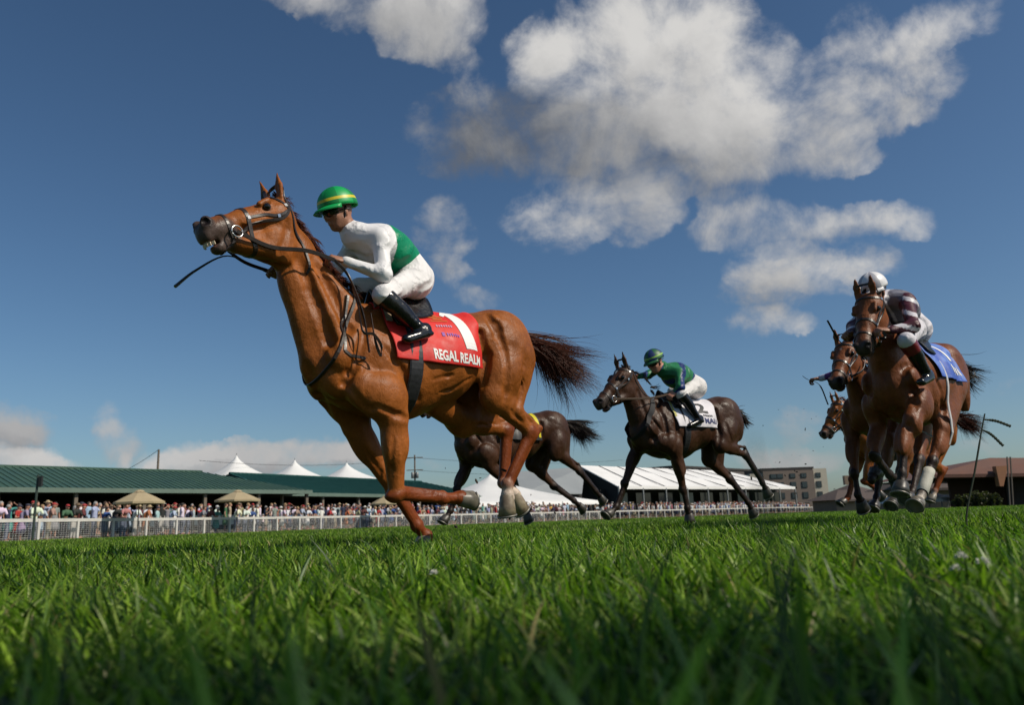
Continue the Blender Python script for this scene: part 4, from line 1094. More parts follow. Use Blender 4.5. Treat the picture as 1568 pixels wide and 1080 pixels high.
wire(t1, gp(130, 80, 5.3), .5, 'black wire running down to the left from the wooden pole')
wire(t2 - v3(0, 0, .4), gp(960, 170, 12.), .8, 'upper wire running right from the pole with crossarms')
wire(t2 - v3(0, 0, .4), gp(300, 90, 8.), .8, 'faint upper wire above the white tent tops')
wire(t2 - v3(0, 0, 2.2), gp(960, 170, 9.6), .8, 'lower wire running right from the pole with crossarms')
# marquee
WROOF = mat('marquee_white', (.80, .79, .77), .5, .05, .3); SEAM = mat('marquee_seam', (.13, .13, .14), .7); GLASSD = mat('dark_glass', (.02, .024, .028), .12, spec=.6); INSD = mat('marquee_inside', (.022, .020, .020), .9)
def marquee():
    eL, eR, rL, rR = gp(950, 130, 5.0), gp(1221, 166, 5.0), gp(891, 141, 9.3), gp(1116, 176, 9.3)
    bL, bR = 2 * rL - eL, 2 * rR - eR; bL[2] = bR[2] = 5.0; u = unit(eR - eL); root = empty('marquee', tuple((eL + eR) / 2 * v3(1, 1, 0))); tag(root, 'large marquee with a white sloping roof and dark open sides behind the crowd', 'marquee')
    b = MB(); slab(b, [eL, eR, rR, rL], (0, 0, -.15)); slab(b, [rL, rR, bR, bL], (0, 0, -.15)); slab(b, [eR, bR, rR], (0, 0, -.15)); b.box((eL + eR) / 2 + v3(0, 0, -.15), (np.linalg.norm(eR - eL), .2, .5), ax=axes(u)); b.build('roof', WROOF, root, world=True)
    for i in range(1, 9):
        t = i / 9; p, q = eL + (eR - eL) * t, rL + (rR - rL) * t; b = MB(); b.box((p + q) / 2 + v3(0, 0, .05), (np.linalg.norm(q - p), .16, .10), ax=[unit(q - p), u, np.cross(unit(q - p), u)]); b.build('seam', SEAM, root, world=True)
    b = MB(); n = unit(np.cross(v3(0, 0, 1), u)); 
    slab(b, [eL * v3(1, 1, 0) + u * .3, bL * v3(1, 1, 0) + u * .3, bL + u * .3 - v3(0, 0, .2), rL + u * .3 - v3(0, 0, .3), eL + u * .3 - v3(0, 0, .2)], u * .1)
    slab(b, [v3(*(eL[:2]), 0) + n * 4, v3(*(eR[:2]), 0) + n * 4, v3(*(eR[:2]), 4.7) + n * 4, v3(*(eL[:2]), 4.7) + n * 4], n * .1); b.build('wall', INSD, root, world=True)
    for i in range(10):
        p = eL + (eR - eL) * (i / 9); b = MB(); b.box(v3(p[0], p[1], 2.4), (.22, .22, 4.8), ax=axes(u)); b.build('post', STEELG, root, world=True)
    for i in range(9):
        p = eL + (eR - eL) * ((i + .5) / 9) + n * 2.5; b = MB(); b.box(v3(p[0], p[1], 2.6), (3.8, .06, 3.0), ax=axes(u)); b.build('window', GLASSD if i % 3 else mat('pale_glass', (.12, .14, .12), .2), root, world=True)
marquee()
def grey_tent():
    eL, eR, rL, rR = gp(800, 120, 4.1), gp(893, 128, 4.1), gp(792, 135, 8.2), gp(900, 142, 9.1)
    root = empty('marquee', tuple(gp(845, 124))); tag(root, 'marquee with a plain grey roof left of the big white one', 'marquee')
    b = MB(); slab(b, [eL, eR, rR, rL], (0, 0, -.15)); bl = 2 * rL - eL; br = 2 * rR - eR; bl[2] = br[2] = 4; slab(b, [rL, rR, br, bl], (0, 0, -.15)); b.build('roof', mat('grey_roof', (.24, .26, .27), .7, .06, .3), root, world=True)
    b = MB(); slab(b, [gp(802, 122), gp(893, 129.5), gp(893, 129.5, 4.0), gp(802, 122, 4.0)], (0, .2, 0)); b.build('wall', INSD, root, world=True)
grey_tent()
# solid buildings
def building(name, label, pxa, Da, pxb, Db, depth, zt, wallm, cat='building', side=None, flip=1):
    a, c = gp(pxa, Da), gp(pxb, Db); u = unit(c - a); n = v3(-u[1], u[0], 0); L = np.linalg.norm(c - a)
    root = empty(name, tuple((a + c) / 2), math.atan2(u[1], u[0])); tag(root, label, cat)
    b = MB(); b.box((a + c) / 2 + n * depth / 2 + v3(0, 0, zt / 2), (L, depth, zt), ax=[u, n, v3(0, 0, 1)]); b.build('wall', wallm, root, world=True)
    return root, a, c, u, n, L
BRW = mat('brown_cladding', (.21, .16, .13), .8, .12, .3); CRM = mat('cream_render', (.55, .49, .39), .8, .08, .3); DKB = mat('dark_parapet', (.035, .03, .028), .8, .1, .4); GRW = mat('grey_concrete', (.085, .075, .072), .8, .15, .3)
WGL = mat('window_glass', (.03, .045, .055), .1, spec=.7); WFR = mat('window_frame', (.04, .04, .04), .5)
r_, a, c, u, n, L = building('flat_roofed_building', 'long low dark building behind the white marquee roof', 1040, 225, 1163, 262, 30, 13.2, GRW)
b = MB(); b.box((a + c) / 2 + n * 15 + v3(0, 0, 13.5), (L + .6, 30.6, .6), ax=[u, n, v3(0, 0, 1)]); b.build('parapet', DKB, r_, world=True)
r_, a, c, u, n, L = building('hotel_building', 'brown and cream four storey building right of the marquee', 1174, 205, 1252, 205, 14, 10.3, BRW)
b = MB(); b.box((a + c) / 2 + n * 8 + v3(0, 0, 10.7), (L + .8, 14.8, .8), ax=[u, n, v3(0, 0, 1)]); b.build('parapet', DKB, r_, world=True)
b = MB(); b.box(c + u * 1.75 + n * 8 + v3(0, 0, 5.3), (3.5, 15, 10.6), ax=[u, n, v3(0, 0, 1)]); b.build('wall', CRM, r_, world=True)
b = MB(); b.box(a - u * 1.6 + n * 8 + v3(0, 0, 4.9), (3.2, 15, 9.8), ax=[u, n, v3(0, 0, 1)]); b.build('wall', CRM, r_, world=True)
for zz in (1.5, 4.1, 6.7, 9.0):
    for xx, ww in ((.20, 1.6), (.33, 1.6), (.58, 1.4), (.80, 1.4), (1.10, 1.3)):
        b = MB(); b.box(a + u * L * xx + v3(0, 0, zz) - n * (.05 if xx < 1 else -.42), (ww, .12, 1.5 if zz < 8.9 else 1.1), ax=[u, n, v3(0, 0, 1)]); f = b.build('window', WFR, r_, world=True)
        f2 = MB(); f2.box(a + u * L * xx + v3(0, 0, zz) - n * (.13 if xx < 1 else -.34), (ww - .2, .05, 1.3 if zz < 8.9 else .9), ax=[u, n, v3(0, 0, 1)]); me_ = f2.build('pane', WGL, None); me_.data.transform(parent_mat(r_).inverted()); me_.parent = f
BROOF = mat('shingle_brown', (.075, .055, .048), .85, .25, 2.0); TANW = mat('tan_wall', (.23, .165, .11), .8, .15, 1)
def hip_house(label, pxa, Da, pxb, Db, depth, ze, zr, roofm, wallm, ov=.8):
    r_, a, c, u, n, L = building('house', label, pxa, Da, pxb, Db, depth, ze, wallm, 'house')
    o = ov; E = [a - u * o - n * o, c + u * o - n * o, c + u * o + n * (depth + o), a - u * o + n * (depth + o)]; E = [p + v3(0, 0, ze) for p in E]; k = min(depth / 2, L / 2 - .5)
    R0, R1 = a + u * k + n * depth / 2 + v3(0, 0, zr), c - u * k + n * depth / 2 + v3(0, 0, zr); b = MB()
    b.add(E + [R0, R1], [(0, 1, 5, 4), (1, 2, 5), (2, 3, 4, 5), (3, 0, 4), (3, 2, 1, 0)]); b.box((E[0] + E[1]) / 2 - v3(0, 0, .12), (L + 2 * o, .1, .25), ax=[u, n, v3(0, 0, 1)]); b.build('roof', roofm, r_, world=True)
    return r_, a, c, u, n, L
r_, a, c, u, n, L = hip_house('low house with a grey brown hipped roof right of the hotel', 1282, 112, 1400, 116, 5, 1.5, 2.9, BROOF, TANW)
r_, a, c, u, n, L = hip_house('small grey roofed house set between the hotel and the bay horses', 1306, 140, 1345, 143, 5, 2.8, 4.4, BROOF, GRW)
b = MB(); b.box(a + u * 4 + n * 4 + v3(0, 0, 5.3), (.9, .9, 1.6)); b.build('chimney', TANW, r_, world=True)
# large brown pavilion at the right
RUST = mat('rust_roof', (.115, .045, .028), .7, .2, .8); RUSTD = mat('soffit_brown', (.075, .036, .024), .8, .2, .5)
def pavilion():
    D = 62; root = empty('pavilion', tuple(gp(1500, D))); tag(root, 'brown pavilion with a broad low pitched roof at the right edge', 'pavilion')
    fl, ap, fr_ = at_depth(1430, 727, D), at_depth(1527, 700, D + 1), at_depth(1640, 700, D + 1); er = at_depth(1640, 724, D); b = MB(); back = v3(4, 22, 0)
    E0, E1 = fl, er; b.add([E0, E1, fr_ + v3(0, 1, 0), ap + v3(0, 1, 0), E0 + back, ap + back], [(0, 1, 2, 3), (0, 3, 5, 4)]); b.add([E0 - v3(0, 0, .25), E1 - v3(0, 0, .25), E1, E0, ], [(0, 1, 2, 3)]); 
    b.add([E0 - v3(0, 0, .25), E1 - v3(0, 0, .25), E1 + v3(0, 12, -.25), E0 + v3(0, 12, -.25)], [(0, 1, 2, 3)]); b.build('roof', RUST, root, world=True)
    b = MB(); w0, w1 = at_depth(1452, 729, D + 5), at_depth(1640, 729, D + 5); z0 = w0 * v3(1, 1, 0); z1 = w1 * v3(1, 1, 0); slab(b, [z0, z1, w1, w0], (0, .3, 0)); b.build('wall', RUSTD, root, world=True)
    b = MB(); p = at_depth(1534, 714, D - .3); q = at_depth(1534, 745, D - .3); w_ = .46; b.add([p + v3(-w_, 0, 0), p + v3(w_, 0, 0), q + v3(.14, 0, 0), q + v3(-.14, 0, 0)] + [x + v3(0, .5, 0) for x in (p + v3(-w_, 0, 0), p + v3(w_, 0, 0), q + v3(.14, 0, 0), q + v3(-.14, 0, 0))], [(3, 2, 1, 0), (4, 5, 6, 7), (0, 1, 5, 4), (1, 2, 6, 5), (2, 3, 7, 6), (3, 0, 4, 7)]); b.build('column', mat('orange_panel', (.34, .15, .07), .7, .1, 2), root, world=True)
    for px in (1546, 1551): b = MB(); b.tube([gp(px, D - 2), at_depth(px - 4, 700, D - 2)], .06, 6); b.build('pole', TIMB, root, world=True)
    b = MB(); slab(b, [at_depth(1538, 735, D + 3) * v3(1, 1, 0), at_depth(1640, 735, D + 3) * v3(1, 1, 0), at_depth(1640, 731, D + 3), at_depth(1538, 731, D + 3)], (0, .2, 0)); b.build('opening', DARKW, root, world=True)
pavilion()
r_, a, c, u, n, L = hip_house('low brown outbuilding with a dark roof left of the pavilion', 1375, 84, 1470, 84, 5, 2.0, 3.5, BROOF, TANW)
# shrubs
def shrub(px, D, w_, h_, label, seed):
    rg = np.random.default_rng(seed); c = gp(px, D); N = 1500; q = rg.normal(0, 1, (N, 3)); q /= np.linalg.norm(q, axis=1, keepdims=True); q *= (rg.random((N, 1)) ** .4) * (1 + .25 * np.sin(q[:, :1] * 9 + seed)); 
    P_ = q * np.array([w_, w_ * .6, h_ / 2]) + np.array([0, 0, h_ / 2]); a = rg.normal(0, 1, (N, 3)); a /= np.linalg.norm(a, axis=1, keepdims=True); b_ = np.cross(a, rg.normal(0, 1, (N, 3))); b_ /= np.linalg.norm(b_, axis=1, keepdims=True); s_ = .09
    V = np.stack([P_ - a * s_, P_ + b_ * s_ * .6, P_ + a * s_, P_ - b_ * s_ * .6], 1).reshape(-1, 3); Fq = np.arange(4 * N).reshape(-1, 4)
    col = np.repeat(np.array([(.055, .06, .025)]) * (.5 + rg.random((N, 1))), 4, 0)
    root = empty('shrub', tuple(c)); tag(root, label, 'shrub', 'shrubs by the pavilion'); link('foliage', fast_mesh('foliage', V, Fq, [GM], False, col), root)
    m = MB(); m.tube([v3(0, 0, 0), v3(.05, 0, h_ * .6)], .06, 5); m.build('stem', TIMB, root)
shrub(1500, 58, .9, 1.1, 'olive green bush in front of the pavilion wall', 3); shrub(1522, 57, .6, .9, 'smaller olive bush beside the orange column', 4); shrub(1475, 60, .7, .9, 'dark bush at the left corner of the pavilion', 5)
# ------------------------------------------------------------------ rail
RAILP = [gp(-150, 31.5), gp(0, 35), gp(225, 44), gp(450, 57), gp(675, 74), gp(900, 96), gp(1080, 122), gp(1200, 150), gp(1245, 185)]
RAILP = spline(RAILP, 120)
seglen = np.cumsum([0] + [np.linalg.norm(RAILP[i + 1] - RAILP[i]) for i in range(119)])
def along(s_):
    i = min(int(np.searchsorted(seglen, s_)) - 1, 118); i = max(i, 0); t = (s_ - seglen[i]) / (seglen[i + 1] - seglen[i]); p = RAILP[i] * (1 - t) + RAILP[i + 1] * t
    u = unit(RAILP[i + 1] - RAILP[i]); return p, u, v3(-u[1], u[0], 0)
WPAINT = mat('white_rail_paint', (.55, .53, .49), .55, .12, 3, bump=.2, bscale=20)
rail = empty('rail_fence', tuple(RAILP[40])); tag(rail, 'long white rail with posts and wire netting in front of the spectators', 'fence')
m = MB()
for i in range(119):
    a, c = RAILP[i], RAILP[i + 1]; u = unit(c - a); m.box((a + c) / 2 + v3(0, 0, .94), (np.linalg.norm(c - a) + .01, .05, .15), ax=axes(u))
m.build('top_rail', WPAINT, rail, world=True)
s_ = 1.0; k = 0
while s_ < seglen[-1] and k < 75:
    p, u, n = along(s_); m = MB(); m.box(p + v3(0, 0, .47), (.13, .10, .94), ax=axes(u)); m.build('post', WPAINT, rail, world=True); s_ += 2.4 if s_ < 130 else 4; k += 1
m = MB(); NETR = mat('wire_netting', (.60, .60, .57), .5, metal=.3)
for z in np.linspace(.08, .86, 9):
    for i in range(0, 76, 2): m.tube([RAILP[i] + v3(0, 0, z), RAILP[min(i + 2, 119)] + v3(0, 0, z)], .0055, 3, cap=False)
s_ = .3
while s_ < 48:
    p, u, n = along(s_); m.tube([p + v3(0, 0, .03), p + v3(0, 0, .87)], .0042, 3, cap=False); s_ += .16
m.build('netting', NETR, rail, world=True)
# black post with a box before the rail
c = gp(50, 33.5); root = empty('signal_post', tuple(c)); tag(root, 'tall thin dark post with a small black box near its top, before the rail', 'post')
m = MB(); m.tube([c, c + v3(0, 0, 2.72)], [.055, .045], 8); m.build('pole', mat('dark_green_metal', (.035, .05, .04), .45), root, world=True)
m = MB(); m.box(c + v3(.14, -.02, 2.45), (.13, .12, .42)); m.build('box', BLACKW, root, world=True)
# grassy bank under the crowd
V = []; F_ = []
offs = [(.3, 0.0), (1.2, .12), (2.4, .32), (4.0, .5), (6.0, .5)]
for i in range(0, 120, 3):
    p, u, n = along(seglen[i] + 1e-3 if i else .01); k_ = min(1.0, .25 + seglen[i] / 75)
    for o_, z in offs: V.append(p + n * o_ + v3(0, 0, .006 + z * k_))
nr = len(offs)
for i in range(39):
    for j in range(nr - 1): F_.append((i * nr + j, (i + 1) * nr + j, (i + 1) * nr + j + 1, i * nr + j + 1))
m = MB(); m.add(V, F_); o = m.build('bank_terrain', mat('worn_lawn', (.10, .11, .05), .95, .3, 1.5, col2=(.18, .15, .10))); tag(o, 'worn grassy bank the spectators stand on', kind='structure')
# ------------------------------------------------------------------ the leading chestnut
fr = Frame(570, 458, 1.62, 50)
P = fr.P
B = Body()
torso(B, croup=.045)
N = [(P(434, 362, -.02), .115, .72), (P(448, 388, -.02), .135, .66), (P(471, 440, -.01), .160, .58), (P(503, 498, 0), .205, .62), (P(535, 550, 0), .25, .74)]
neck(B, N)
B.cone(P(440, 430, .0), P(478, 560, .02), .045, .060, .05)              # windpipe
B.cone(P(462, 400, .03), P(505, 490, .085), .05, .06, .035); B.cone(P(505, 490, .085), P(545, 575, .15), .06, .07, .05)   # brachiocephalic muscle
B.cone(P(482, 405, .02), P(545, 490, .06), .04, .09, .04)
B.cone(P(668, 622, -.05), P(712, 645, -.15), .08, .10, .06)
poll, nose = P(430, 331, .0), P(301, 352, .13)
u, v, l, q, A = head(B, poll, nose, v3(.38, -.04, 1.0), gv=1.56, gl=1.22)
ears(B, A, [(1, P(423, 264, .03) - A(.0, .07, .052)), (-1, P(400, 285, -.10) - A(.0, .07, -.052))], q)
FLd = dict(S=P(558, 596, .18), E=P(602, 648, .20), K=P(607, 757, .17), F=P(677, 764, .15), P_=P(703, 763, .15), T_=P(722, 761, .15))
FRd = dict(S=P(512, 600, -.17), E=P(545, 655, -.18), K=P(604, 752, -.16), F=P(638, 806, -.16), P_=P(652, 822, -.16), T_=P(650, 840, -.16))
HLd = dict(H=P(775, 545, .14), St=P(758, 606, .19), Hk=P(812, 663, .16), F=P(776, 742, .15), P_=P(777, 760, .15), T_=P(781, 787, .15))
HRd = dict(H=P(752, 562, -.14), St=P(707, 642, -.17), Hk=P(775, 660, -.14), F=P(770, 740, -.13), P_=P(787, 757, -.13), T_=P(801, 778, -.13))
LB = Fat(B, 1.17)
leg_fore(LB, **FLd, side=1, dark=1); leg_fore(LB, **FRd, side=-1, dark=1); leg_hind(Fat(B, 1.15), **HLd, side=1, sock=3, dark=1); leg_hind(Fat(B, 1.15), **HRd, side=-1, sock=3, dark=1)
for pl, dp, rr, kk in (
    ([(441, 338), (437, 365), (424, 393)], .010, .020, .03), ([(458, 390), (475, 440), (498, 505), (510, 540)], .016, .035, .05), ([(480, 402), (508, 455), (535, 512)], .012, .030, .05),
    ([(562, 488), (549, 540), (532, 592)], .012, .026, .04), ([(470, 560), (485, 600), (508, 640)], .012, .030, .05), ([(520, 575), (540, 600), (562, 625), (580, 622)], .014, .024, .03),
    ([(577, 622), (600, 632), (636, 644)], .016, .022, .025), ([(606, 556), (630, 590), (640, 612)], .010, .024, .035),
    ([(604, 662), (600, 700), (599, 738)], .011, .016, .018), ([(622, 655), (627, 700), (618, 735)], .008, .014, .018), ([(556, 684), (575, 712), (592, 735)], .010, .016, .02),
    ([(628, 758), (655, 758), (674, 757)], .006, .010, .010), ([(668, 604), (695, 594), (722, 578)], .008, .014, .018), ([(662, 582), (692, 574)], .006, .014, .018),
    ([(737, 515), (745, 555), (738, 598)], .014, .030, .045), ([(757, 498), (776, 555), (772, 612)], .010, .026, .04), ([(803, 552), (797, 605), (786, 640)], .012, .024, .035),
    ([(782, 628), (800, 648)], .008, .014, .018), ([(716, 652), (745, 650), (768, 650)], .009, .014, .018), ([(810, 682), (797, 708), (784, 730)], .006, .010, .012),
    ([(745, 486), (764, 520)], .008, .026, .04), ([(372, 350), (400, 350), (425, 345)], .008, .022, .03), ([(370, 392), (392, 398), (412, 400)], .006, .016, .02)):
    carve(B, fr, pl, dp, rr, kk)
for pl in ([(598, 652), (612, 690), (609, 738)], [(640, 585), (655, 600), (690, 603), (720, 590)], [(384, 340), (372, 356), (362, 362)], [(540, 610), (556, 640), (566, 676)], [(798, 575), (806, 610), (803, 640)], [(735, 645), (760, 655)], [(648, 620), (668, 618)], [(590, 700), (586, 735)]):
    carve(B, fr, pl, .0035, .006, .006, ridge=True)
root = empty('racehorse', tuple(fr.O), fr.rz)
tag(root, 'chestnut racehorse in front with a red saddlecloth numbered 1', 'horse', 'horses galloping in the race')
me = B.mesh('horse_body', .009, [coat_mat('coat')], COATS['chestnut'], face_paint(A))
link('horse_body', me, root)
head_parts(root, u, v, l, q, A, teeth=True)

bv = bvh_of(me)
ringpt = lambda sd: P(370, 369, .0) if False else A(.425, -.045, sd * .078)
br = bridle(root, bv, A, q, ringpt)
for d, c_ in ((FLd, 'grey'), (FRd, 'grey'), (HLd, 'pale'), (HRd, 'pale')):
    ax_ = unit(d['T_'] - d['P_']); dorsal = unit(d['P_'] - d['F']); dorsal = np.cross(ax_, Y); 
    if dorsal[0] < 0 and abs(ax_[0]) < .7: dorsal = -dorsal
    hoof_mesh(d['P_'], d['T_'], dorsal, 1.12).build('hoof', [HOOF[c_], SHOE], root, True)
RED = mat('red_cloth', (.62, .018, .012), .62, .12, 14, bump=.5, bscale=9)
WHITE = mat('white_print', (.78, .77, .75), .6); ORG = mat('orange_print', (.55, .16, .03), .6); VIO = mat('violet_print', (.25, .06, .35), .6); PINK = mat('pink_print', (.5, .28, .42), .6)
girth(root, bv, -.16, mat('girth_web', (.018, .018, .022), .5, .2, 50), .10)
sc, scat = saddlecloth(root, bv, .02, -.70, 1.72, -.03, None, text=[('REGAL REALM', .38, .96, .145, .56, WHITE, 1), ('REGAL REALM', .38, .96, .145, .56, WHITE, -1)], mt=RED)
def cloth_shape(name, parent, at, polys, m_, sides=(1, -1), off=.0075):
    """flat printed shapes given in cloth coordinates (s, t)"""
    for sd in sides:
        b = MB()
        for pl in polys:
            # quad strip between two rails: subdivide so it follows the cloth
            (a, b_, c, d) = [np.array(x, float) for x in pl]; n = 14; V = []; F_ = []
            for i in range(n + 1):
                for k in range(4):
                    p = (a + (d - a) * i / n) * (1 - k / 3) + (b_ + (c - b_) * i / n) * (k / 3); V.append(at(p[0], sd * p[1], off))
            for i in range(n):
                for k in range(3): F_.append((4 * i + k, 4 * i + k + 1, 4 * i + 5 + k, 4 * i + 4 + k))
            b.add(V, F_)
        b.build(name, m_, parent)
cloth_shape('number_print', sc, scat, [((.71, .08), (.83, .08), (.90, .75), (.77, .75)), ((.66, .17), (.71, .08), (.72, .17), (.68, .22))], WHITE)
cloth_shape('emblem_print', sc, scat, [((.50, .22), (.65, .22), (.65, .245), (.50, .245)), ((.54, .18), (.61, .18), (.62, .20), (.53, .20)), ((.52, .27), (.64, .27), (.63, .30), (.54, .30)), ((.49, .33), (.67, .33), (.67, .345), (.49, .345)), ((.55, .255), (.59, .255), (.60, .26), (.54, .26))], ORG)
cloth_shape('sponsor_print', sc, scat, [((.51 + .025 * i, .42 + .008 * (i % 2)), (.527 + .025 * i, .42), (.525 + .025 * i, .455), (.512 + .025 * i, .46)) for i in range(7)], PINK)
cloth_shape('sponsor_print', sc, scat, [((.53, .55), (.56, .55), (.56, .61), (.53, .61))] + [((.58 + .024 * i, .56 + .01 * (i % 2)), (.596 + .024 * i, .56), (.594 + .024 * i, .60), (.582 + .024 * i, .61)) for i in range(6)], VIO)
cloth_shape('saddle_pad', sc, scat, [((-.0, .04), (.10, .04), (.07, .42), (-.0, .42))], mat('tan_pad', (.34, .25, .15), .8, .15, 20), off=.016)
sad = saddle(root, bv, .02, -.40)
# mane and tail
dock = v3(-1.24, 0, 1.50)
crest = [P(470, 362, 0), P(490, 392, 0), P(512, 420, 0), P(540, 446, 0)]
mane_roots = [A(-.02, .09, 0)] + spline([A(-.05, .06, 0)] + crest, 30)
hair_strands(root, 'mane', mane_roots, lambda p, t: unit(v3(-1.0 + .3 * t, -.5, .15 - .9 * t)), 1300, .11, .22, 3, HAIR['chestnut'], .0020, 8, .04, per=9)
tail_roots = [dock + v3(-.0 - .014 * i, 0, .01 - .014 * i) for i in range(9)]
hair_strands(root, 'tail', tail_roots, lambda p, t: unit(v3(-1.0 + .2 * t, .12, .10 - 1.75 * t + 1.0 * t * t)), 2900, .60, .22, 5, HAIR['chestnut'], .0021, 14, .06, per=30)
# rider
GRN, DGR, YEL = mat('helmet_green', (.0, .33, .075), .45), mat('helmet_dark_green', (.0, .20, .045), .45), mat('helmet_yellow', (.60, .50, .02), .45)
def paint_green(V, col):
    g0 = (V[:, 0] < -.055 - (2.0 - V[:, 2]) * .10) & (V[:, 2] > 1.80 - (V[:, 0] + .3) * .2) & (np.abs(V[:, 1]) < .30) & (col[:, 0] > .5)
    col = col.copy(); col[g0] = (.0, .22, .10); return V, col
J = dict(HC=P(518, 327, -.03), face=v3(1, .12, -.35), up=v3(.35, .02, 1), collar=P(543, 358, .0), chest=P(581, 378, .02), waist=P(617, 398, .0), hip=P(630, 428, 0),
         L=dict(S=P(582, 366, .16), E=P(588, 421, .24), W=P(528, 400, .13), hd=v3(.8, -.25, .22), hc=v3(0, -.6, -.8), ts=-1, H=P(628, 432, .10), Kn=P(586, 452, .25), An=P(643, 504, .29), To=P(618, 516, .30)),
         R=dict(S=P(543, 376, -.16), E=P(505, 425, -.27), W=P(432, 424, -.20), hd=v3(.75, .1, .25), hc=v3(0, .6, -.8), ts=1, H=P(624, 434, -.10), Kn=P(550, 440, -.26), An=P(600, 506, -.29), To=P(582, 520, -.30)))
look = dict(label='jockey in white silks with green back and green cap on the leading horse', skin='tan', shirt=[(.74, .73, .74), (.74, .73, .74), (.74, .73, .74), (.72, .71, .70)], paint=paint_green,
            pants=(.72, .70, .70), helmet=[GRN, DGR, YEL], band=True, hr=.126)
rd, K, hax = rider(fr, J, look, .0085)
rein(root, [ringpt(1), P(415, 378, .14), P(470, 384, .16), P(512, 398, .16)], .026, name='rein')
rein(root, [ringpt(-1), (ringpt(-1) + P(414, 416, -.20)) / 2 + v3(0, -.03, -.015), P(414, 416, -.20)], .022, name='rein')
rein(root, [P(512, 398, .14), P(535, 425, .17), P(556, 480, .27), P(566, 540, .30)], .018, name='rein')
neck_strap(root, bv, P(505, 520, 0), v3(.8, 0, .35), .022)
b = MB(); strap(b, bv, [P(533, 452, .12), P(533, 490, .2), P(531, 535, .25)], .020, 20); strap(b, bv, [P(531, 535, .25), P(545, 543, .27), P(562, 545, .28)], .020, 14); b.build('martingale', LEATHER, root)
rein(root, [P(540, 440, .16), P(549, 470, .24), P(556, 508, .29), P(572, 512, .31), P(584, 530, .31), P(583, 545, .31), P(574, 520, .31), P(567, 480, .26)], .018, name='rein')

b = MB(); wp = spline([P(416, 421, -.20), P(385, 405, -.21), P(345, 392, -.23), P(300, 414, -.23), P(268, 439, -.23)], 24)
b.tube(wp, [.010 if i < 5 else .007 if i < 12 else .008 + .009 * (i - 12) / 11 for i in range(24)], 6, flat=.6)
o = b.build('whip', BLACK); o.location = tuple(fr.O); o.rotation_euler = (0, 0, fr.rz)
tag(o, "black riding whip held out below the leading chestnut horse's chin", 'whip')
